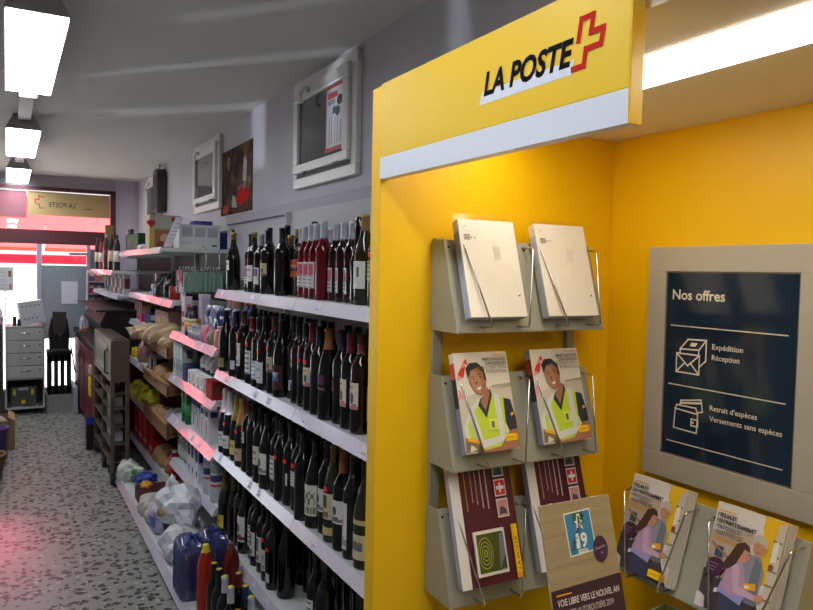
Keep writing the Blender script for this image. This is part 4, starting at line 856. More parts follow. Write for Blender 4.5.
# six-packs of water in blue film
BLUEF = M_clear('#8a98cc', .14, .12, .22, '#56639c'); WAT = M('#56618f', .15, spec=.6)
def waterpack(label, x, y):
    o = thing('water_pack', label, 'water pack', (x, y, DK), (0, 0, 0), 'six-packs of water in blue film'); o.scale = (.72, .92, .87)
    pf = [(.030, 0), (.041, .006), (.0415, .05), (.038, .06), (.0415, .07), (.0415, .12), (.036, .14), (.0415, .16), (.0415, .20), (.034, .235), (.020, .262), (.0135, .27), (.0135, .288), (.012, .29)]
    for i in range(2):
        for j in range(3):
            c = ((i - .5) * .084, (j - 1) * .084)
            b = MB().lathe(pf, WAT, 14, c=(*c, 0)).build('bottle', o)
            MB().lathe([(.0145, .274), (.0145, .2905), (.012, .292)], M('#3a58c0', .4), 12, c=(*c, 0)).build('cap', b)
            MB().lathe([(.0390, .139), (.0395, .142), (.0385, .150), (.0395, .158)], M('#232f6a', .4), 14, c=(*c, 0)).build('label', b)
    f = MB(); n = 40; vs = []; prof = [(1.0, .0), (1.02, .05), (.985, .12), (1.0, .145), (.985, .17), (1.01, .22), (.96, .27), (.80, .296), (.35, .30)]
    for s, z in prof:
        for i in range(n):
            a = 2 * math.pi * i / n; cx = math.copysign(abs(math.cos(a)) ** .35, math.cos(a)); cy = math.copysign(abs(math.sin(a)) ** .35, math.sin(a))
            w = 1 + .012 * math.sin(7 * a + z * 60)
            vs.append((cx * .087 * s * w, cy * .129 * s * w, z + (.008 * math.sin(5 * a) if s < .9 else 0)))
    f.add(vs, [(k * n + i, k * n + (i + 1) % n, (k + 1) * n + (i + 1) % n, (k + 1) * n + i) for k in range(len(prof) - 1) for i in range(n)], BLUEF, True)
    f.build('plastic_wrap', o)
waterpack('blue six-pack of water bottles beside the red soft drink', .783, 3.555)
waterpack('blue six-pack of water bottles tucked behind the front six-pack', .910, 3.60)
# white carrier bags
BAGW = M('#d9dde2', .35, var=.05, scale=11, bump=.6)
b = thing('carrier_bag', 'large crumpled white plastic bag behind the blue water packs', 'bag', (.875, 4.22, DK + .13))
MB().blob(.105, .19, .115, BAGW, 3, .16, 1.7, flat=.8, sub=3, smooth=False).build('bag', b)
a = MB(); a.pillow(.17, .13, .05, BAGW, 4, wob=.4, T=Matrix.Translation((-.01, .03, .13)) @ Matrix.Rotation(R(70), 4, 'Z') @ Matrix.Rotation(R(-20), 4, 'X')); a.build('bag_top', b)
t = MB(); t.blob(.022, .03, .03, M('#a08a5a', .5), 4, .2, sub=2, T=Matrix.Translation((-.112, -.03, .06))); t.build('stain_print', b)
b2 = tag(MB().blob(.10, .18, .10, BAGW, 9, .16, 1.8, flat=.7, sub=3, smooth=False).build('carrier_bag', loc=(.84, 4.02, DK)), 'smaller white plastic bag under the large white bag', 'bag')
tag(MB().blob(.10, .10, .10, M('#5d5b66', .35, var=.2, scale=20), 12, .12, flat=.7).build('dark_bag', loc=(1.06, 3.97, DK)), 'dull grey bag behind the large white bag', 'bag')

# ------------------------------------------------------------------ goods builders
def carton(label, cat, x, y, z, d, w, h, col, prints=(), group=None, rot=0, name='carton', rough=.45):
    """box centred at x,y; d along X, w along Y; prints on the aisle face ('a') and the face to the viewer ('v')"""
    o = thing(name, label, cat, (x, y, z), (0, 0, R(rot)), group)
    MB().box(-d / 2, d / 2, -w / 2, w / 2, 0, h, M(col, max(rough, .6), spec=.15, var=.03)).build('box', o, .0015)
    if prints:
        p = MB(); e = .0006
        for i, (f, u0, v0, u1, v1, c) in enumerate(prints):
            q = e + .0003 * i
            if f == 'a': pts = [(-d / 2 - q, w / 2 - u * w, v * h) for u, v in ((u0, v0), (u1, v0), (u1, v1), (u0, v1))]
            else: pts = [(-d / 2 + u * d, -w / 2 - q, v * h) for u, v in ((u0, v0), (u1, v0), (u1, v1), (u0, v1))]
            p.add(pts, [(0, 1, 2, 3)], M(c, .6, spec=.15))
        p.build('printed_panel', o)
    return o
def plastic_bottle(label, cat, x, y, z, r, h, col, capc, bands=(), group=None, shape='round', name='plastic_bottle'):
    o = thing(name, label, cat, (x, y, z), (0, 0, 0), group)
    if shape == 'can': pf = [(r * .9, 0), (r, .004), (r, h - .008), (r * .93, h - .003), (r * .93, h)]
    elif shape == 'spray': pf = [(r * .9, 0), (r, .005), (r, h * .55), (r * .8, h * .68), (r * .38, h * .80), (r * .34, h * .9)]
    else: pf = [(r * .88, 0), (r, .005), (r, h * .72), (r * .75, h * .82), (r * .42, h * .88), (r * .42, h * .9)]
    MB().lathe(pf, M(col, .3), 18).build('body', o)
    zt = pf[-1][1]
    if shape == 'can': MB().lathe([(r * .95, h), (r * .95, h + .012), (r * .8, h + .014)], M(capc, .35), 18).build('lid', o)
    elif shape == 'spray':
        c = MB(); c.lathe([(r * .40, zt), (r * .40, zt + .02), (r * .2, h)], M(capc, .4), 12); c.box(-r * 1.1, r * .3, -.006, .006, h - .012, h + .004, M(capc, .4)); c.build('spray_head', o)
    else: MB().lathe([(r * .5, zt), (r * .5, h - .002), (r * .4, h)], M(capc, .4), 16).build('cap', o)
    for z0, z1, c in bands:
        MB().lathe([(rad(pf, z0 * h) + .0008, z0 * h), (rad(pf, (z0 + z1) / 2 * h) + .0008, (z0 + z1) / 2 * h), (rad(pf, z1 * h) + .0008, z1 * h)], M(c, .4), 18).build('label', o)
    return o
def pouch(label, cat, x, y, z, w, h, t, col, seed=0, rot=0, tilt=0, group=None, name='pouch', band=None, mat=None, rough=.3):
    """filled bag facing the aisle"""
    o = thing(name, label, cat, (x, y, z), (R(tilt), 0, R(-90 + rot)), group)
    MB().pillow(w, h, t, mat or M(col, rough, var=.08, scale=25), seed).build('film', o)
    if band:
        for (u0, v0, u1, v1, c) in band:
            b = MB(); n = 6; vs = []
            for j in range(n + 1):
                for i in range(n + 1):
                    u = (u0 + (u1 - u0) * i / n) * 2 - 1; v = (v0 + (v1 - v0) * j / n) * 2 - 1
                    k = max(0, 1 - abs(u) ** 3) * max(0, 1 - abs(v) ** 5)
                    vs.append((u * w / 2, -t / 2 * k * 1.22 - .002, h * (v + 1) / 2))
            b.add(vs, [(j * (n + 1) + i, j * (n + 1) + i + 1, (j + 1) * (n + 1) + i + 1, (j + 1) * (n + 1) + i) for j in range(n) for i in range(n)], M(c, .4), True); b.build('label', o)
    return o
def lump(label, cat, x, y, z, rx, ry, rz, col, seed=0, rough=.14, name='bag', group=None, mat=None, flat=.6, mr=.35, bump=0, rot=0):
    o = tag(MB().blob(rx, ry, rz, mat or M(col, mr, var=.12, scale=18, bump=bump), seed, rough, flat=flat).build(name, loc=(x, y, z)), label, cat, group)
    o.rotation_euler = (0, 0, R(rot)); return o

# ---- grocery shelf 1 (top)
carton('tall pink and white card box at the far end of the top grocery shelf', 'box', 1.07, 4.98, F1, .05, .10, .25, '#d8b7c2', (('a', 0, .7, 1, 1, '#e9d7dc'), ('a', .1, .45, .9, .6, '#6a3f52'), ('a', .1, .2, .9, .32, '#7d4a5c'), ('v', .2, .2, .8, .8, '#c07a92')))
carton('orange and white card box behind the small dark-capped bottles', 'box', 1.16, 4.86, F1, .06, .09, .27, '#c9c3cf', (('a', .1, .1, .9, .4, '#d87a3a'), ('v', .1, .5, .9, .9, '#b6b0d0')))
for i, (y, c1, c2) in enumerate(((4.80, '#22264a', '#e0a020'), (4.70, '#26242c', '#e8b23a'))):
    plastic_bottle(('dark-blue topped small bottle with orange label on the top grocery shelf', 'black topped small bottle with yellow label on the top grocery shelf')[i], 'bottle', 1.05, y, F1, .032, .19, c1, '#17151a', ((.15, .5, c2), (.52, .62, '#d9cfa8')), name='sauce_bottle')
for i, y in enumerate((4.62, 4.53, 4.44)):
    plastic_bottle('small grey tin, %s from the far end of the front edge, top grocery shelf' % ORD[i], 'tin', 1.035, y, F1, .034, .075, '#a9adb2', '#9a9ea4', ((.3, .7, '#bcc2c8'),), 'grey tins on the top grocery shelf', 'can', 'tin')
SILV = M('#aeb9cc', .18, .55, var=.12, scale=20)
for i, (y, x, z) in enumerate(((4.50, 1.12, .08), (4.40, 1.13, .08), (4.30, 1.12, .08))):
    pouch('silver-blue foil pouch, %s from the far end, above the grey tins' % ORD[i], 'pouch', x, y, F1 + .001 + z * 0, .13, .215, .06, '#9fb0cc', 20 + i, 10, 0, 'silver-blue pouches on the top grocery shelf', mat=SILV, band=((.1, .68, .9, .95, '#2c3766'),))
for i, (y, x) in enumerate(((4.20, 1.10), (4.10, 1.12), (4.00, 1.14))):
    pouch('dark blue pouch, %s from the wine unit side, top grocery shelf' % ORD[2 - i], 'pouch', x, y, F1, .11, .22, .06, '#2a3768', 30 + i, 8, 0, 'dark blue pouches on the top grocery shelf')
for i, (y, x) in enumerate(((4.36, 1.22), (4.26, 1.22))):
    plastic_bottle('jar with bright red-orange lid, %s, behind the silver pouches' % ('farther one', 'nearer one')[i], 'jar', x, y, F1, .035, .25, '#8d6a5a', '#ff5a3c', (), 'red-lidded jars', 'can', 'jar')
for i, y in enumerate((4.10, 3.99)):
    plastic_bottle('bottle with orange cap behind the dark blue pouches, %s' % ('farther one', 'nearer one')[i], 'bottle', 1.23, y, F1, .034, .26, '#39406a', '#e8742a', (), 'orange-capped bottles')
lump('pink ribboned clear bag in front of the silver pouches', 'bag', 1.05, 4.31, F1, .035, .05, .06, '#d98aa0', 5, .2, 'gift_bag')
lump('small jar-like clear bag with brown nuts near the wine unit', 'bag', 1.06, 4.19, F1, .04, .045, .05, '#8a7d68', 6, .1, 'nut_bag')
plastic_bottle('white spray bottle with yellow lemon label beside the wine unit', 'bottle', 1.10, 4.05, F1, .040, .17, '#e9ece6', '#f2f2ee', ((.18, .5, '#e2d24a'),), None, 'spray', 'spray_bottle')
plastic_bottle('salmon pink bottle in front of the white spray bottle', 'bottle', 1.045, 4.02, F1, .030, .12, '#e08a78', '#d9d5d0', (), None)
# ---- grocery shelf 2
for i, (y, c) in enumerate(((5.08, '#b9c4c6'), (4.98, '#9fb0b4'), (4.88, '#aab9bb'))):
    carton('pale grey-green flat pack, %s from the bread baskets, second grocery shelf' % ORD[i], 'pack', 1.06, y, F2, .10, .085, .23, c, (('a', .1, .55, .9, .9, '#dfe6e4'), ('a', .15, .2, .85, .4, '#7d8f92'), ('v', .1, .1, .9, .5, '#8ea3a8'), ('v', .3, .6, .7, .85, '#6a5a58')), 'pale flat packs on the second grocery shelf', name='flat_pack')
carton('dark blue slanted card tray holding white packs on the second grocery shelf', 'tray', 1.045, 4.76, F2, .07, .10, .11, '#2b3468', (('a', .1, .1, .5, .5, '#4a58a0'),), name='display_tray')
for i, y in enumerate((4.62, 4.49, 4.36)):
    plastic_bottle('white bottle with dark blue band, %s from the far end, second grocery shelf' % ORD[i], 'bottle', 1.13, y, F2, .050, .215, '#eceeef', '#dcdfe2', ((.30, .50, '#26305e'), (.55, .66, '#f0f0ee')), 'white bottles with blue bands')
for i, y in enumerate((4.64, 4.53, 4.42, 4.31)):
    carton('small white carton with orange motif, %s from the far end, second grocery shelf' % ORD[i], 'carton', 1.045, y, F2, .06, .085, .09, '#e9e8e6', (('a', .3, .35, .62, .8, '#c8742c' if i else '#c03a2a'), ('a', .55, .08, .8, .28, '#3a4a5a'), ('v', .25, .3, .7, .75, '#d8a24a')), 'small white cartons with orange motif')
carton('deep red box standing next to the wine unit, second grocery shelf', 'box', 1.06, 4.07, F2, .12, .15, .105, '#9a1f1c', (('v', .05, .25, .45, .85, '#6b3a30'), ('a', .2, .2, .8, .8, '#b52a24')), name='red_box')
# ---- grocery shelf 3
pouch('clear pouch of orange-brown snacks at the far end, third grocery shelf', 'pouch', 1.09, 4.99, F3, .12, .20, .05, '#b98a5c', 41, 8, band=((.15, .1, .85, .5, '#8a4a2a'),))
pouch('grey crinkled pouch behind the snack pouch, third grocery shelf', 'pouch', 1.16, 5.06, F3, .12, .23, .05, '#aab0b2', 42, 8)
for i, y in enumerate((4.86, 4.76)):
    plastic_bottle('green cylinder can, %s, third grocery shelf' % ('farther of two', 'nearer of two')[i], 'can', 1.05, y, F3, .036, .205, '#1f6a3a', '#2d7a48', ((.30, .62, '#2f8a50'),), 'green cans', 'can', 'snack_can')
for i, y in enumerate((4.62, 4.50)):
    carton('tall white carton with navy top, %s, third grocery shelf' % ('farther of two', 'nearer of two')[i], 'carton', 1.07, y, F3, .07, .09, .20, '#d9dde2', (('a', 0, .78, 1, 1, '#242f5c'), ('a', .55, .15, .8, .55, '#b0443c'), ('a', .1, .5, .4, .7, '#9aa6b8'), ('v', 0, .78, 1, 1, '#242f5c')), 'tall white cartons with navy tops')
for i, y in enumerate((4.30, 4.19)):
    carton('white milk carton with red figure and blue patch, %s, third grocery shelf' % ('farther of two', 'nearer of two')[i], 'carton', 1.05, y, F3, .065, .085, .20, '#e4e6ea', (('a', .15, .78, .85, .95, '#2c3a72'), ('a', .35, .40, .62, .68, '#c8322c'), ('a', .4, .12, .56, .4, '#b84a40'), ('v', .2, .78, .8, .95, '#2c3a72')), 'white milk cartons with red figure')
carton('red box at the back beside the wine unit, third grocery shelf', 'box', 1.17, 4.06, F3, .12, .13, .225, '#a3262a', (('v', .1, .3, .9, .7, '#c04a44'),), name='red_box')
# ---- grocery shelf 4
for i, y in enumerate((5.06, 4.95, 4.84)):
    pouch('clear grey pouch with red top, %s from the bread side, lowest grocery shelf' % ORD[i], 'pouch', 1.07, y, F4, .10, .24, .055, '#97a3a2', 50 + i, 10, 0, 'red-topped pouches', band=((.1, .74, .9, .95, '#9a3a44'), (.2, .2, .8, .5, '#b9c4c0')))
for i, y in enumerate((4.70, 4.60, 4.49)):
    carton('white carton with navy block, %s from the far end, lowest grocery shelf' % ORD[i], 'carton', 1.06, y, F4, .065, .088, .235, '#d5dae2', (('a', .2, .55, .9, .92, '#2a3468'), ('a', .5, .15, .8, .3, '#2a3468'), ('v', .1, .55, .9, .92, '#2a3468')), 'white cartons with navy block')
for i, y in enumerate((4.24, 4.07)):
    plastic_bottle('silver-topped white can with blue band and red dot, %s, lowest grocery shelf' % ('farther of two', 'nearer of two')[i], 'can', 1.055, y, F4, .042, .235, '#dadde2', '#c9ced6', ((.52, .68, '#28346a'), (.74, .98, '#b9c0ca'), (.40, .46, '#d8504a')), 'silver-topped white cans', 'can', 'cream_can')
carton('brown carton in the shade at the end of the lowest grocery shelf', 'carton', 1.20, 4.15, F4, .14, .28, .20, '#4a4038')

# ---- rack of sachets hanging at the end of the upper bread shelf
hg = thing('hanging_rack', 'hanging wire rack of pale green sachets at the end of the upper shelf', 'rack', (1.05, 5.03, H - .175))
w = MB()
for x in (.03, .10, .17, .24): w.tube([(x, .0, .155), (x, -.03, .17), (x, -.045, .185)], .003, CHROME, 6)
w.tube([(-.03, 0, .155), (.30, 0, .150)], .003, CHROME, 6); w.tube([(-.03, .0, .0), (-.03, .05, 0), (-.03, .05, .155), (-.03, 0, .155)], .003, CHROME, 6, closed=True); w.tube([(-.03, 0, 0), (.30, 0, 0)], .003, CHROME, 6)
w.tube([(.17, .03, .155), (.165, .03, .31)], .003, CHROME, 6); w.tube([(.26, .03, .155), (.26, .03, .31)], .003, CHROME, 6)
w.build('wire_frame', hg)
for i in range(14): MB().tube([(-.02 + i * .021, .0, .157), (-.025 + i * .021, -.012, .172), (-.015 + i * .021, -.016, .180)], .0025, M('#cfd0dc', .3, .6), 6).build('hook', hg)
for i in range(10):
    t = tag(MB().box(-.012, .012, -.018, .018, 0, .140, M('#86a394' if i % 2 else '#7b998b', .35, var=.06)).build('sachet', bevel=.007, seg=3, loc=(1.068 + i * .0272, 5.03, H - .171)), 'pale green sachet, %s from the aisle in the hanging wire rack' % ORD[i], 'sachet', 'green sachets in the hanging rack')
carton('pink and white card standing at the aisle end of the green sachets', 'card', 1.032, 5.03, H - .172, .02, .04, .15, '#e07a96', (('v', 0, 0, 1, .45, '#e9dfe6'),), name='card')

# ---- bread unit: top deck
ac = thing('appliance_box', 'white box with three vents pictured, on the upper bread shelf', 'box', (1.21, 5.32, D0))
MB().box(-.145, .145, -.10, .10, 0, .172, M('#d3dbdc', .4)).build('box', ac, .003)
a = Art(.0004)
for k in range(3): a.rect(-.125 + k * .09, .085, -.125 + k * .09 + .072, .150, M('#b3bcc0', .5))
for k in range(3):
    for j in range(6): a.line([(-.122 + k * .09, .090 + j * .011), (-.056 + k * .09, .090 + j * .011)], .002, M('#8f999e', .5))
a.text('Duomax', -.12, .035, width=.06, h=.02, m=M('#6d7b86', .5), shear=.2); a.rect(.085, .018, .12, .03, M('#4a5258', .5)); a.rect(.02, .012, .03, .020, M('#4a5258', .5))
q = a.build('box_print', ac); q.rotation_euler = (R(90), 0, 0); q.location = (0, -.10, 0)
carton('flat blue and violet box lying on the white appliance box', 'box', 1.24, 5.32, D0 + .174, .13, .15, .028, '#3c4a9a', (('v', 0, 0, .4, 1, '#6a5aa8'),))
carton('dark blue box behind the white appliance box', 'box', 1.385, 5.30, D0, .045, .16, .12, '#22386e')
pb = thing('picture_carton', 'cardboard carton with red hearts and a picture on the upper shelf', 'carton', (1.04, 5.70, D0))
MB().box(-.112, .112, -.09, .09, 0, .255, M('#b3a384', .6, var=.04)).build('box', pb, .003)
a = Art(.0004); a.rect(-.10, .0, .11, .145, M('#a4694f', .5)); a.rect(-.112, 0, -.075, .15, M('#c9b04a', .5)); a.rect(-.07, .16, .07, .245, M('#b9b4a4', .5))
a.ell(.0, .07, .035, .045, M('#d8b090', .5)); a.ell(.02, .04, .05, .03, M('#c9866a', .5)); a.ell(-.03, .03, .03, .03, M('#8d4038', .5))
for cx, cy in ((-.10, .195), (.075, .225)): a.ell(cx - .012, cy, .018, .018, M('#c42a34', .5)); a.ell(cx + .012, cy, .018, .018, M('#c42a34', .5)); a.P([(cx - .027, cy - .008), (cx + .027, cy - .008), (cx, cy - .04)], M('#c42a34', .5))
q = a.build('box_print', pb); q.rotation_euler = (R(90), 0, 0); q.location = (0, -.09, 0)
pcx = thing('price_board', 'slanted white price board at the near end of the upper shelf', 'sign', (.945, 5.16, D0 + .006), (0, 0, 0))
MB().add([(0, 0, 0), (.055, 0, 0), (.135, 0, .21), (.085, 0, .21), (0, .003, 0), (.055, .003, 0), (.135, .003, .21), (.085, .003, .21)], [(0, 1, 2, 3), (7, 6, 5, 4), (0, 4, 5, 1), (1, 5, 6, 2), (2, 6, 7, 3), (3, 7, 4, 0)], M('#e8e6ec', .4)) if False else None
m_ = MB(); m_.add([(0, 0, 0), (.055, 0, 0), (.135, 0, .21), (.085, 0, .21), (0, .003, 0), (.055, .003, 0), (.135, .003, .21), (.085, .003, .21)], [(0, 1, 2, 3), (7, 6, 5, 4), (0, 4, 5, 1), (1, 5, 6, 2), (2, 6, 7, 3), (3, 7, 4, 0)], M('#e8e6ec', .4)); m_.build('board', pcx)
m_ = MB()
for k in range(6): m_.add([(.02 + k * .012, -.0006, .03 + k * .026), (.06 + k * .012, -.0006, .03 + k * .026), (.062 + k * .012, -.0006, .034 + k * .026), (.022 + k * .012, -.0006, .034 + k * .026)], [(0, 1, 2, 3)], M('#d8606a' if k == 5 else '#8a8a94', .5))
m_.build('printed_lines', pcx)
carton('dark green box on the upper shelf beyond the picture carton', 'box', 1.07, 6.72, D0, .20, .60, .15, '#234a30', (('a', .05, .3, .2, .8, '#3a6a4a'),), name='green_box')
lump('pale crumpled bag in front of the dark green box', 'bag', 1.0, 6.35, D0, .04, .06, .03, '#c9b9c4', 61)
# ---- bread unit: shelf 1
for i, (x, y, rx, ry, rz, c, d) in enumerate(((1.12, 6.02, .08, .10, .11, '#2a262c', 'black bulging bag at the far end of the first bread shelf'), (1.16, 5.78, .09, .11, .12, '#1f1c1e', 'large black bag in the middle of the first bread shelf'), (1.22, 5.52, .08, .09, .10, '#3a3236', 'dark grey bag at the back of the first bread shelf'))):
    lump(d, 'bag', x, y, D1, rx, ry, rz, c, 70 + i, .14)
plastic_bottle('red pot at the near half of the first bread shelf', 'pot', 1.10, 5.50, D1, .05, .085, '#a3201f', '#b32a28', (), None, 'can', 'red_pot')
carton('white and black card box near the end of the first bread shelf', 'box', 1.13, 5.30, D1, .06, .08, .10, '#ccd0da', (('v', .35, 0, 1, 1, '#2a2a30'),), name='card_box')
carton('dark blue and white box at the far end of the first bread shelf', 'box', 1.06, 6.14, D1, .05, .07, .10, '#c9cbe0', (('a', .1, .1, .7, .7, '#2a3a8a'), ('v', .1, .1, .9, .6, '#2a3a8a')), name='card_box')
carton('thin pale pink standing card on the first bread shelf', 'card', 1.05, 6.02, D1, .01, .05, .19, '#dcb8cc', name='card')
# ---- bread unit: lower short rail with boxes
lr = thing('rail_shelf', 'short shelf with pink-lit price rail behind the bread bags', 'shelf', (1.0, 5.9, H - .49))
m_ = MB(); m_.box(.014, .39, -.30, 1.27, -.025, 0, SHELF); m_.build('board', lr)
m_ = MB(); m_.add([(-.008, .0, -.042), (-.008, 1.27, -.042), (.011, 1.27, .005), (.011, .0, .005), (.0135, .0, -.042), (.0135, 1.27, -.042), (.0135, 1.27, .005), (.0135, 0, .005)], [(0, 1, 2, 3), (7, 6, 5, 4), (0, 4, 5, 1), (3, 2, 6, 7), (0, 3, 7, 4), (1, 5, 6, 2)], RAIL); m_.build('price_rail', lr)
for i in range(8):
    carton('slim tan packet, %s from the near end of the short shelf' % ORD[i], 'packet', 1.15, 5.66 + i * .07, H - .4895, .16, .055, .14, ('#b39a78', '#a88d68', '#bca482')[i % 3], (('v', .05, .5, .95, .9, '#c9a0a0'), ('a', .1, .6, .9, .9, '#c99aa0')), 'slim tan packets in a row', name='packet')
for i in range(3):
    carton('small dark blue packet, %s from the tan packets on the short shelf' % ORD[i], 'packet', 1.08, 6.32 + i * .09, H - .4895, .07, .07, .09, '#2d3566', (('v', .1, .4, .9, .9, '#b9bcd0'),), 'small dark blue packets', name='packet')
carton('bright pink packet on the short shelf beyond the blue packets', 'packet', 1.06, 6.68, H - .4895, .06, .09, .07, '#c2347a', name='packet')
for i in range(4):
    carton('tall brown-pink packet, %s beyond the pink packet' % ORD[i], 'packet', 1.10, 6.82 + i * .11, H - .4895, .08, .08, .17, '#9a6a5c', (('v', .1, .3, .9, .8, '#c9a890'),), 'tall brown-pink packets', name='packet')

# ---- wooden bread baskets
WD = M_wood('#a5754c', '#7a5232', (60, 4, 60)); KRAFT = M('#b79b74', .45, var=.1, scale=14, bump=.08); LOAF = M('#a9855a', .7, var=.2, scale=14); LOAFD = M('#7d5433', .7, var=.2, scale=16)
def basket(label, x, y0, y1, z, deep=.05):
    o = thing('bread_basket', label, 'bread basket', (x, y0, z))
    L = y1 - y0; k = .12
    m_ = MB(); m_.prism([(.0, 0), (.40, .06), (.40, .052), (.0, -.010)], 0, L, 1, WD); m_.build('bottom', o)
    m_ = MB(); m_.box(-.010, .004, 0, L, -.012 - deep * .4, deep, WD); m_.build('front_board', o, .002)
    m_ = MB(); m_.tube([(-.006, -.002, deep + .006), (-.006, L + .002, deep + .006)], .016, M_wood('#c08a5a', '#9a6a40', (60, 4, 60)), 12); m_.build('front_rail', o)
    for yy in (0, L - .012):
        m_ = MB(); m_.prism([(-.01, -.03), (-.01, deep + .01), (.02, deep + .02), (.40, deep + .04), (.40, .03)], yy, yy + .012, 1, WD); m_.build('side_board', o, .002)
    return o
basket('uppermost wooden bread basket holding the large paper bread bags', .985, 5.17, 6.16, H - .615)
basket('middle wooden bread basket with pale rail and wrapped loaves', .985, 5.17, 6.16, H - .885)
basket('lowest wooden bread basket with deep front board and yellow bags', .985, 5.17, 6.16, H - 1.185, .07)
for i, (x, y, rx, ry, rz, rz0, s, l) in enumerate(((1.03, 6.02, .17, .13, .075, -20, 3, 'paper bread bag with folded end jutting into the aisle'), (1.10, 5.62, .20, .22, .10, 10, 8, 'large tan paper bread bag in the uppermost basket'), (1.04, 5.33, .09, .12, .055, 0, 12, 'small pale paper bag at the near end of the uppermost basket'))):
    lump(l, 'bread bag', x, y, H - .595 + .012, rx, ry, rz, '#b79b74', 90 + s, .10, 'bread_bag', mat=KRAFT, rot=rz0)
pouch('flared open end of a paper bread bag over the basket rail', 'bread bag', .965, 6.15, H - .575, .20, .13, .05, '#c2a67c', 95, 15, 55, mat=KRAFT, name='bread_bag')
lump('pink-brown round loaf in film beyond the middle basket', 'bread', 1.06, 6.55, G2, .07, .09, .12, '#a87a72', 101, .06, 'wrapped_loaf')
carton('white storage jar with black label in the middle basket', 'jar', 1.09, 6.04, H - .865, .13, .12, .15, '#c2c4c0', (('v', .2, .2, .9, .8, '#26282a'), ('a', .2, .2, .8, .8, '#2c2c2e')), name='storage_jar')
carton('thin white and red pack standing in the middle basket', 'pack', 1.03, 6.17, H - .872, .03, .06, .19, '#d9d2cc', (('a', .1, .6, .9, .9, '#c2504a'),), name='pack')
for i, (x, y) in enumerate(((1.10, 5.80), (1.06, 5.58), (1.12, 5.40))):
    lump('tan loaf wrapped in film, %s from the far end, middle basket' % ORD[i], 'bread', x, y, H - .87, .11, .10, .07, '#a9855a', 110 + i, .07, 'wrapped_loaf', 'tan loaves in the middle basket', mat=LOAF)
YB_ = M('#d3c01e', .25, var=.2, scale=22)
for i, (x, y, s) in enumerate(((1.04, 6.78, .9), (1.05, 6.50, 1.0), (1.07, 6.24, 1.0))):
    lump(('yellow bag at the far end behind the steel trolley', 'middle yellow bag on the shelf behind the trolley', 'yellow bag nearest the lowest bread basket')[i], 'bag', x, y, G3, .085 * s, .13, .075, '#d3c01e', 120 + i, .2, 'yellow_bag', 'yellow bags beside the lowest basket', mat=YB_)
lump('small yellow bag on the shelf behind the trolley', 'bag', 1.03, 6.95, G2, .03, .06, .05, '#d3b81e', 125, .2, 'yellow_bag', mat=YB_)
for i, (x, y) in enumerate(((1.04, 5.82), (1.11, 5.70), (1.04, 5.60), (1.12, 5.50), (1.05, 5.38))):
    lump('brown roll in clear film, %s from the yellow bags, lowest basket' % ORD[i], 'bread', x, y, H - 1.165, .065, .085, .055, '#8a6046', 130 + i, .08, 'bread_roll', 'brown rolls in the lowest basket', mat=LOAFD if i % 2 else LOAF)
lump('clear crinkled bag with dark contents at the near end of the lowest basket', 'bag', 1.06, 5.25, H - 1.165, .07, .05, .09, '#7d7a80', 140, .15)
# ---- low bread shelf
REDB = M('#b3141c', .22, var=.15, scale=20)
for i, (x, y) in enumerate(((1.075, 6.86), (1.075, 6.62), (1.075, 6.38), (1.075, 6.10), (1.19, 6.25))):
    carton('red coffee brick pack, %s, on the low bread shelf' % ('farthest in the front row', 'second in the front row', 'third in the front row', 'nearest in the front row', 'the one behind the front row')[i], 'coffee pack', x, y, D5, .10, .19, .27, '#b3141c', (('a', .15, .2, .85, .30, '#c9a090'), ('v', .1, .55, .9, .8, '#7d0c12')), 'red coffee packs', rough=.25, name='coffee_pack')
for i, (x, y) in enumerate(((1.11, 5.88), (1.12, 5.70), (1.13, 5.52))):
    lump('golden cake in clear film, %s from the red packs' % ORD[i], 'cake', x, y, D5, .10, .085, .085, '#b08a58', 150 + i, .06, 'wrapped_cake', 'wrapped cakes on the low bread shelf', mat=LOAF)
plastic_bottle('red ketchup bottle at the near end of the low bread shelf', 'bottle', 1.06, 5.30, D5, .042, .23, '#b5121a', '#d8d4cc', ((.3, .5, '#d83038'),), None, 'round', 'ketchup_bottle')
# ---- deck under the bread
lump('white and clear bag at the far end of the low deck', 'bag', .80, 5.70, DK, .070, .11, .078, '#c9cfc8', 160, .18, mr=.25)
pouch('green and white bag on the low deck beside the clear bag', 'bag', .845, 5.52, DK, .13, .13, .08, '#c3d0c0', 161, 20, band=((.2, .6, .8, .9, '#4a8a44'), (.2, .2, .8, .5, '#5a6a62')), name='bag')
carton('grey pack with white label under the blue bag', 'pack', .865, 5.36, DK, .12, .13, .055, '#8f8f98', (('a', .1, .2, .6, .8, '#c9c7d0'), ('v', .1, .3, .9, .8, '#6d6a78')), name='pack')
lump('bright blue knotted bag top on the low deck', 'bag', .87, 5.36, DK + .0555, .065, .08, .035, '#2a3f9a', 162, .22, 'blue_bag')
carton('dark red striped biscuit tray on the low deck', 'biscuit tray', .87, 5.06, DK, .20, .26, .09, '#4a1f22', tuple(('v', .06 + k * .1, .1, .10 + k * .1, .9, '#a8615a') for k in range(9)) + tuple(('a', .06 + k * .1, .1, .10 + k * .1, .9, '#8a4a46') for k in range(9)), name='biscuit_tray')
lump('small orange-yellow bag lying on the striped biscuit tray', 'bag', .83, 5.10, DK + .092, .035, .05, .022, '#d89a1a', 163, .15)
CLR = M('#b9b4b0', .18, spec=.7, var=.2, scale=20, bump=.2)
for i, (x, y, r) in enumerate(((.82, 4.82, .075), (.92, 4.76, .09), (.83, 4.62, .075))):
    lump('clear bag of pale bread rolls, %s on the low deck' % ('farthest', 'middle', 'nearest')[i], 'bread bag', x, y, DK, r, .10, .075, '#b9b4b0', 170 + i, .16, 'bread_bag', 'clear bread bags', mat=CLR)
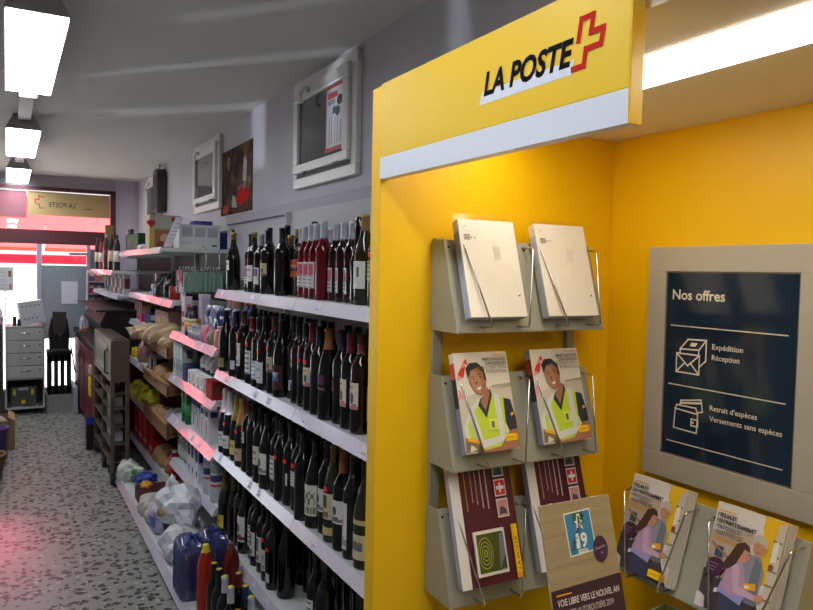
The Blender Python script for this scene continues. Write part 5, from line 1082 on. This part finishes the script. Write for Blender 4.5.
pouch('white and violet pouch on the low deck before the white bags', 'pouch', .79, 4.44, DK, .14, .16, .07, '#b9b4d4', 175, 15, band=((.2, .3, .8, .7, '#6a70b8'),))
lump('clear bag with flattened rolls behind the violet pouch', 'bread bag', .93, 4.50, DK, .10, .11, .08, '#a8a49f', 176, .16, 'bread_bag', mat=CLR)

# ================================================================== STEEL TROLLEY, COUNTER, FAR SHELVES
tt = thing('steel_trolley', 'stainless steel tray trolley with closed top beside the bread unit', 'trolley', (.69, 5.87, 0))
m_ = MB(); m_.box(0, .14, 0, 1.18, .80, 1.125, STEEL); m_.build('top_cabinet', tt, .004)
m_ = MB(); m_.box(.025, .115, .06, 1.1, 1.1252, 1.128, M('#3a3630', .4)); m_.build('top_slot', tt)
m_ = MB(); m_.box(-.006, 0, .20, .95, .85, 1.07, M('#8f8a7c', .3, .9)); m_.build('side_panel', tt, .003)
m_ = MB(); m_.tube([(-.006, .10, .86), (-.03, .10, .87), (-.03, .10, 1.04), (-.006, .10, 1.05)], .008, M('#2a2826', .4)); m_.build('door_handle', tt)
for (x, y) in ((0, 0), (.11, 0), (0, .55), (.11, .55), (0, 1.15), (.11, 1.15)):
    m_ = MB(); m_.box(x, x + .03, y, y + .03, .10, .80, STEEL); m_.build('post', tt, .002)
    c_ = MB(); c_.lathe([(.015, -.012), (.045, -.014), (.047, 0), (.045, .014), (.015, .012)], M('#151515', .5), 16, T=Matrix.Translation((x + .015, y + .015, .047)) @ Matrix.Rotation(R(90), 4, 'Y')); c_.box(x + .005, x + .025, y + .004, y + .026, .047, .10, STEEL); c_.build('caster', tt)
for z in (.16, .30, .44, .58, .70):
    m_ = MB(); m_.box(.031, .109, .031, 1.149, z, z + .012, STEEL); m_.box(.0, .03, .03, 1.15, z - .008, z + .004, STEEL); m_.build('tray', tt)
for i, (z, c) in enumerate(((.312, '#c9cfd8'), (.452, '#8d8a84'), (.592, '#a9a59c'))):
    carton('%s on a tray inside the steel trolley' % ('white cloth pack', 'grey pack', 'pale steel container')[i], 'container', .760, 6.20, z + .0005, .07, .40, .07, c, name='container')
ct = thing('service_counter', 'dark red service counter with black top beyond the trolley', 'counter', (.73, 7.06, 0))
m_ = MB(); m_.box(0, .52, 0, 2.5, .06, .90, M('#4a0f17', .6, spec=.25, var=.04)); m_.build('carcass', ct, .003)
for k in range(4):
    m_ = MB(); m_.box(-.016, 0, .02 + k * .62, .61 + k * .62, .08, .86, M('#5a131c', .6, spec=.25, var=.03)); d_ = m_.build('door', ct, .003)
    MB().box(-.024, -.016, .10 + k * .62, .115 + k * .62, .60, .72, CHROME).build('handle', d_)
m_ = MB(); m_.box(.03, .50, .02, 2.48, 0, .06, BLACK); m_.build('plinth', ct)
m_ = MB(); m_.box(-.03, .56, -.01, 2.51, .90, .945, M('#1a1817', .55, spec=.3)); m_.build('worktop', ct, .003)
hd = thing('display_hood', 'black sloping hood standing on the dark red service counter', 'hood', (.74, 7.1, .9455))
m_ = MB(); m_.prism([(.10, 0), (.48, 0), (.48, .33), (.06, .33), (.0, .22)], 0, 1.55, 1, M('#191615', .6, spec=.3)); m_.build('housing', hd, .01)
m_ = MB(); m_.box(-.03, .50, -.02, 2.0, .33, .345, M('#26221f', .55, spec=.3)); m_.build('lid', hd)
lump('crumpled whitish paper on the service counter', 'paper', .76, 9.02, .9455 + .0, .03, .05, .09, '#c9c2d0', 180, .25, 'crumpled_paper')
carton('small orange box on the service counter', 'box', .76, 8.85, .9455, .05, .10, .04, '#a8653a', name='small_box')
carton('yellow plastic folder hanging at the trolley side of the counter', 'folder', .66, 7.12, .50, .012, .16, .17, '#d8c81e', name='folder')
carton('pinkish card on the end of the service counter', 'card', .665, 7.12, .70, .012, .14, .08, '#c98a94', name='card')
carton('blue plastic tub low beside the service counter', 'tub', .66, 7.14, .0, .06, .12, .30, '#2c2226', (('a', 0, .80, 1, 1, '#2a3fa8'), ('v', 0, .80, 1, 1, '#2a3fa8')), name='tub')
# far shelves: bottles and cards
for i in range(9):
    c = ('#2a2024', '#a83a4a', '#1c2018', '#8a2a34', '#4a3a2a', '#d0b8bc', '#a02c3c', '#3a2c30', '#26242a')[i]
    plastic_bottle('slim spirits bottle, %s from the near end of the far bottle shelf' % ORD[i], 'bottle', (.915 + .02 * (i % 2)), 7.32 + i * .21, E2, .029, (.34, .30, .36, .31, .38, .33)[i % 6], c, ('#2a2426', '#c9c2c8', '#8a2a34')[i % 3], ((.25, .55, ('#e8d8d8', '#7a2a38', '#d8c8a8')[i % 3]),), 'spirits bottles on the far shelf')
for i in range(2):
    plastic_bottle('black-topped tall bottle on the upper far shelf, %s' % ('farther one', 'nearer one')[i], 'bottle', 1.06, 7.52 - i * .12, E0, .04, .24, '#3a3236', '#151416', (), 'black-topped bottles')
carton('tall olive gift carton standing on the upper far shelf', 'carton', 1.06, 9.15, E0, .09, .10, .36, '#8d7d4e', (('v', .4, .3, .6, .7, '#5a4c28'), ('a', .4, .3, .6, .7, '#5a4c28')), name='gift_carton')
for i in range(8):
    carton('card packet, %s from the near end of the lower far shelf' % ORD[i], 'packet', 1.0, 7.32 + i * .17, E3, .06, .12, .19, ('#b9b4b8', '#8a6a6a', '#c9c4cc', '#6a5a5c', '#d0c8d0', '#9a7a7a', '#a8a0b8', '#7a6a70')[i], (('a', .1, .3, .9, .8, ('#8a3a44', '#d8d0d4')[i % 2]), ('v', .1, .3, .9, .8, ('#6a3038', '#c9c2c8')[i % 2])), 'card packets on the lower far shelf', name='packet')
mr = thing('magazine_rack', 'narrow pale rack with small magazines near the shop front', 'rack', (.84, 9.36, .946))
m_ = MB()
for x in (0, .20): m_.box(x, x + .012, 0, .20, 0, .70, M('#b9b0c4', .5))
m_.box(0, .212, .19, .20, 0, .70, M('#a9a2b4', .5)); m_.build('frame', mr)
for k in range(4):
    m_ = MB(); m_.box(.012, .20, .02, .19, .10 + k * .15, .112 + k * .15, M('#c9c0d2', .5)); m_.build('shelf', mr)
for k in range(4):
    for j in range(2):
        carton('small magazine, %s shelf up, %s slot of the narrow rack' % (ORD[k], ('aisle-side', 'wall-side')[j]), 'magazine', .898 + j * .085, 9.47, .946 + .1125 + k * .15, .07, .012, .11, ('#b9784a', '#c9b8a0', '#d0607a', '#8a8fae')[(k + j) % 4], (('v', .1, .6, .9, .9, '#e8e0dc'),), 'small magazines in the narrow rack', name='magazine')

# ---- wall pictures and speaker
P = thing('poster', 'dark brown and red picture poster between the high windows', 'poster', (WX - .001, 5.55, H + .398))
m_ = MB(); m_.box(-.004, 0, -.80, 0, 0, .48, M_picture()); m_.build('print', P)
a = Art(.0046)
a.P([(.44, .08), (.52, .05), (.66, .07), (.74, .10), (.70, .17), (.60, .16), (.55, .20), (.47, .14)], M('#d0141f', .85, spec=.1)); a.P([(.05, .02), (.18, .01), (.24, .06), (.10, .08)], M('#a8483a', .85, spec=.1))
a.P([(.58, .22), (.66, .20), (.68, .34), (.64, .40), (.60, .36)], M('#c9c0ba', .85, spec=.1)); a.ell(.63, .415, .03, .035, M('#8a5a44', .85, spec=.1)); a.P([(.10, .22), (.20, .10), (.30, .30), (.22, .40), (.12, .36)], M('#3a2a22', .85, spec=.1)); a.ell(.21, .38, .04, .05, M('#9a7050', .85, spec=.1)); a.P([(.30, .05), (.45, .04), (.40, .12), (.33, .14)], M('#b5aaa0', .85, spec=.1))
q = a.build('figures', P); q.rotation_euler = (R(90), 0, R(-90))
o = thing('window_poster', 'white and red poster with tools inside the nearest high window', 'poster', (WX - .037, 3.40, H + .592))
m_ = MB(); m_.box(-.0015, 0, -.24, 0, 0, .33, M('#b02430', .4)); m_.build('sheet', o)
a = Art(.0018); a.rect(.012, .02, .228, .31, M('#d9dde2', .4)); a.rect(.03, .26, .15, .29, M('#c43a44', .4)); a.rect(.03, .23, .12, .255, M('#8f9aa6', .4))
a.ell(.175, .24, .035, .025, M('#2c3036', .4)); a.ell(.15, .19, .03, .025, M('#3a3e46', .4)); a.ell(.11, .20, .02, .02, M('#3a3e46', .4))
for k, (x, h_) in enumerate(((.05, .13), (.08, .15), (.12, .12), (.15, .14), (.185, .10), (.205, .13))): a.line([(x, .04), (x + .004, .04 + h_)], .007, M(('#5a6472', '#2f3a52', '#c24a3a', '#30548a', '#4a4e56', '#6a7078')[k], .4))
q = a.build('sheet_print', o); q.rotation_euler = (R(90), 0, R(-90))
o = thing('wall_speaker', 'tall dark rounded wall speaker beside the farthest high window', 'speaker', (1.40, 7.72, H + .565))
m_ = MB()
m_.prism([(-.13 + .13 - .13 * math.cos(t), 0) for t in (0,)] and [(.0, .0), (.26, .0), (.26, .38), (.24, .43), (.19, .455), (.07, .455), (.02, .43), (.0, .38)], -.05, .048, 0, M('#3c3a36', .5)); m_.build('case', o, .012)
m_ = MB(); m_.box(-.053, -.05, .03, .23, .04, .38, M('#2a2926', .7)); m_.build('grille', o)
m_ = MB(); m_.tube([(-.0, .13, .45), (.0, .13, .51)], .006, DARK); m_.build('bracket', o)

# ================================================================== FAR END: CABINET, COFFEE MACHINE, SIGNS
CAB = M('#b3b6b4', .4, var=.02)
cb = thing('drawer_cabinet', 'pale grey cabinet with four drawers and an open bottom near the shop front', 'cabinet', (-.025, 9.09, 0))
m_ = MB(); w_ = .395
m_.box(0, .015, 0, .45, .06, 1.0, CAB); m_.box(w_ - .015, w_, 0, .45, .06, 1.0, CAB); m_.box(0, w_, 0, .45, .985, 1.0, CAB); m_.box(0, w_, 0, .45, .06, .08, CAB); m_.box(.015, w_ - .015, .44, .45, .08, .985, M('#4a4b4c', .6)); m_.box(.015, w_ - .015, .02, .45, .39, .41, CAB)
m_.build('body', cb, .002)
for k in range(4):
    z0 = .41 + k * .143
    m_ = MB(); m_.box(.017, w_ - .017, -.004, .02, z0 + .004, z0 + .139, CAB); d_ = m_.build('drawer', cb, .003)
    m_ = MB(); m_.tube([(.15, -.004, z0 + .085), (.15, -.022, z0 + .085), (.25, -.022, z0 + .085), (.25, -.004, z0 + .085)], .006, CHROME); m_.build('handle', d_)
    m_ = MB(); m_.lathe([(.009, 0), (.009, .004)], M('#2a2a2a', .4), 12, T=Matrix.Translation((.345, -.004, z0 + .095)) @ Matrix.Rotation(R(90), 4, 'X')); m_.build('lock', d_)
for (x, y) in ((.03, .04), (.365, .04), (.03, .41), (.365, .41)):
    m_ = MB(); m_.lathe([(.022, -.01), (.03, 0), (.022, .01)], BLACK, 14, T=Matrix.Translation((x, y, .03)) @ Matrix.Rotation(R(90), 4, 'Y')); m_.box(x - .008, x + .008, y - .008, y + .008, .03, .062, BLACK); m_.build('caster', cb)
tb = thing('toolbox', 'dark grey toolbox with yellow latches in the open cabinet bottom', 'toolbox', (.155, 9.25, .081))
m_ = MB(); m_.box(-.13, .13, -.09, .12, 0, .17, M('#4f5256', .5)); m_.build('case', tb, .008)
m_ = MB(); m_.box(-.135, .135, -.095, .125, .171, .225, M('#44474b', .5)); m_.build('lid', tb, .008)
for x in (-.09, .09): MB().box(x - .014, x + .014, -.105, -.0955, .13, .20, M('#d8b81c', .45)).build('latch', tb, .002)
MB().box(-.02, .02, -.100, -.0905, .03, .075, M('#d8b81c', .45)).build('badge', tb, .002)
m_ = MB(); m_.tube([(-.06, -.0, .225), (-.06, -.0, .255), (.06, 0, .255), (.06, 0, .225)], .009, BLACK); m_.build('handle', tb)
MB().box(-.05, .05, -.097, -.0955, .185, .215, M('#a9adb2', .5)).build('label', tb)
fb = thing('leaflet_carton', 'tilted pale grey printed carton leaning on the drawer cabinet', 'carton', (.255, 9.22, 1.022), (0, R(-9), R(6)))
m_ = MB(); m_.box(-.125, .125, -.09, .09, 0, .26, M('#c3c8ce', .5)); m_.build('box', fb, .003)
a = Art(.0005)
for r_, y in ((5, .20), (4, .06)):
    for k in range(r_): a.rect(-.10 + k * .042, y, -.075 + k * .042, y + .02, M('#8a939c', .5))
a.line([(-.11, .245), (.05, .245)], .004, M('#9aa2aa', .5)); q = a.build('box_print', fb); q.rotation_euler = (R(90), 0, 0); q.location = (0, -.09, 0)
sp_ = thing('table_sign', 'white menu sign on a thin pole before the shop window', 'sign', (-.01, 9.30, 1.0005))
m_ = MB(); m_.box(-.09, .07, 0, .006, .39, .66, M('#d9dce0', .4)); m_.build('board', sp_, .002)
m_ = MB(); m_.tube([(-.01, .01, .004), (-.01, .01, .40)], .006, CHROME); m_.lathe([(.05, 0), (.05, .006), (.01, .01)], CHROME, 16, c=(-.01, .01, 0)); m_.build('pole', sp_)
a = Art(.0005); a.rect(.02, .55, .05, .62, M('#9a5a2a', .5)); a.rect(.03, .41, .05, .47, M('#b5682e', .5))
for z in (.60, .56, .52, .50, .46, .42): a.line([(-.08, z), (-.01, z)], .004, M('#9aa0a8', .5))
q = a.build('sign_print', sp_); q.rotation_euler = (R(90), 0, 0)
for i, (x, c) in enumerate(((.07, '#4a2a24'), (.115, '#2a2422'))):
    plastic_bottle('dark brown jar on the cabinet, %s' % ('farther from the tilted carton', 'closer to the tilted carton')[i], 'jar', x, 9.20, 1.0005, .020, .09 if i == 0 else .06, c, '#3a2420', (), 'dark jars on the cabinet', 'can', 'jar')
cs = thing('slotted_stand', 'black stand with three upright slots carrying the coffee machine', 'stand', (.40, 9.14, 0))
BK_ = M('#141416', .45); m_ = MB()
for x in (0, .066, .132, .198): m_.box(x + (.0 if x == 0 else 0), x + .045, 0, .03, .20, .70, BK_)
m_.box(0, .243, 0, .03, .58, .70, BK_); m_.box(0, .243, 0, .03, .20, .30, BK_); m_.build('front', cs, .002)
m_ = MB(); m_.box(-.004, .25, -.003, .30, .66, .70, BK_); m_.build('top', cs, .002)
for x in (0, .23):
    m_ = MB(); m_.box(x, x + .02, .03, .30, 0, .66, BK_); m_.build('side', cs)
m_ = MB(); m_.box(-.01, .27, -.02, .31, .0, .20, M('#8a8b8a', .5)); m_.build('plinth', cs)
cm = thing('coffee_machine', 'black coffee machine with rounded hood on the slotted stand', 'coffee machine', (.525, 9.30, .7005))
m_ = MB(); m_.prism([(-.10, 0), (.10, 0), (.108, .20), (.09, .36), (.05, .43), (-.05, .43), (-.09, .36), (-.108, .20)], -.13, .12, 1, M('#161517', .3)); m_.build('body', cm, .012)
m_ = MB(); m_.prism([(-.055, .20), (.055, .20), (.075, .46), (-.075, .46)], -.175, -.06, 1, M('#3c3634', .3)); m_.build('hopper', cm, .008)
m_ = MB(); m_.lathe([(.012, 0), (.016, .03), (.012, .06)], CHROME, 14, c=(.01, -.15, .16)); m_.build('spout', cm)
m_ = MB(); m_.box(-.09, .09, -.19, -.12, .0, .02, M('#4a4a4c', .3, .5)); m_.build('drip_tray', cm, .003)
tag(MB().box(.575, .757, FY - .012, FY - .010, 1.225, 1.50, M('#d3d8e4', .6)).build('paper_notice'), 'white paper sheet stuck on the grey door panel', 'notice')
kl = tag(MB().tube([(.66, 9.42, .74), (.68, 9.35, .60), (.70, 9.38, .45), (.74, 9.45, .35), (.76, 9.5, .21)], .008, BLACK).build('power_cable'), 'black cable hanging beside the slotted stand', 'cable')
# low grey ledge with mat under the counter
tag(MB().box(.655, .70, 8.9, 9.55, 0, .30, M('#a3abb8', .4)).build('low_box', bevel=.004), 'pale grey-blue low box at the foot of the service counter', 'box')

# yellow sticker band with mirrored lettering on the transom glass
st = thing('window_sticker', 'yellow translucent band with mirrored lettering on the shop transom', 'window sticker', (.22, FY + .028, 2.29))
YT = M_clear('#c8a860', .05, .1, .88, '#c9b482')
m_ = MB(); m_.box(0, .905, -.0015, 0, 0, .284, YT); m_.build('film', st)
a = Art(.002)
vs, fs, w_ = text_geo('LA POSTE', .012, .0); k = .29 / w_
a.add([(.44 - x * k, .105 + y * .085, a.z) for x, y in vs], [f[::-1] for f in fs], M('#4a4640', .6)); a.up()
a.line([(.095, .215), (.045, .235), (.045, .185), (.005, .19), (.01, .14), (.05, .13), (.055, .085), (.09, .09)], .014, M('#b5504a', .5))
a.line([(.55, .10), (.62, .10)], .01, M('#4a4640', .6))
q = a.build('lettering', st); q.rotation_euler = (R(90), 0, 0); q.location = (.07, -.0015, 0)
s2 = tag(MB().box(-.9, .205, FY + .026, FY + .0285, 2.25, 2.57, M_clear('#d8a0a0', .05, .1, .92, '#a8727c')).build('pink_window_film'), 'dull pink film on the shop transom beside the yellow band', 'window film')

# floor things by the left of the aisle
bx = thing('cardboard_box', 'open brown cardboard box on the floor by the grey cabinet', 'cardboard box', (-.20, 7.40, 0))
CB_ = M('#8a7252', .7, var=.06); m_ = MB()
m_.box(-.25, .255, 0, .004, 0, .265, CB_); m_.box(-.25, .255, .396, .40, 0, .265, CB_); m_.box(-.25, -.246, 0, .40, 0, .265, CB_); m_.box(.251, .255, 0, .40, 0, .265, CB_); m_.box(-.25, .255, 0, .40, 0, .004, CB_); m_.build('walls', bx)
m_ = MB(); m_.add([(.255, 0, .265), (.255, .40, .265), (.20, .40, .30), (.20, 0, .30), (.255, 0, .262), (.255, .40, .262), (.20, .40, .297), (.20, 0, .297)], [(0, 1, 2, 3), (7, 6, 5, 4), (0, 4, 5, 1), (1, 5, 6, 2), (2, 6, 7, 3), (3, 7, 4, 0)], M('#a98f68', .7)); m_.build('flap', bx)
lump('pale cloth heap inside the cardboard box', 'cloth', -.16, 7.60, .0045, .18, .15, .17, '#b9b4ae', 190, .1, 'cloth')
bn = thing('bin', 'purple plastic tub in front of the cardboard box', 'tub', (-.125, 7.05, 0))
m_ = MB(); m_.lathe([(.10, 0), (.115, .01), (.13, .25), (.14, .27), (.14, .285), (.125, .285), (.12, .02), (.0, .02)], M('#4a2a6a', .4), 24); m_.build('tub', bn)
bk = thing('wicker_basket', 'brown wicker basket on the terrazzo floor at the aisle edge', 'basket', (-.185, 6.40, 0))
m_ = MB(); n = 28; pf = []
m_.lathe([(.13, 0), (.14, .004), (.148, .04), (.146, .06), (.155, .09), (.153, .11), (.162, .14), (.160, .16), (.170, .195), (.155, .195), (.13, .02), (0, .02)], M('#6d4a2e', .7, var=.25, scale=60, bump=.5), n); m_.build('body', bk)
m_ = MB(); m_.tube([(.165 * math.cos(t / 30 * 6.283), .165 * math.sin(t / 30 * 6.283), .20) for t in range(30)], .011, M('#7d5636', .6, var=.2, scale=80), 8, closed=True); m_.build('rim', bk)
tag(MB().box(-.75, -.045, 9.10, 9.55, 0, .98, M('#3a3634', .5)).build('side_counter', bevel=.004), 'dark counter at the aisle edge beside the grey cabinet', 'counter')
lump('pinkish bagged goods on the dark side counter', 'bag', -.12, 9.25, .9805, .07, .10, .14, '#d0a8c4', 195, .12)

# drop any custom bookkeeping
for o in list(C.objects):
    for k in ('_tree', 'used'):
        if k in o: del o[k]
# prototypes never placed are removed with their parts
for k, p in list(_bp.items()):
    if not p.get('used'):
        for c in [x for x in C.objects if x.parent == p['o']]: bpy.data.objects.remove(c)
        bpy.data.objects.remove(p['o'])
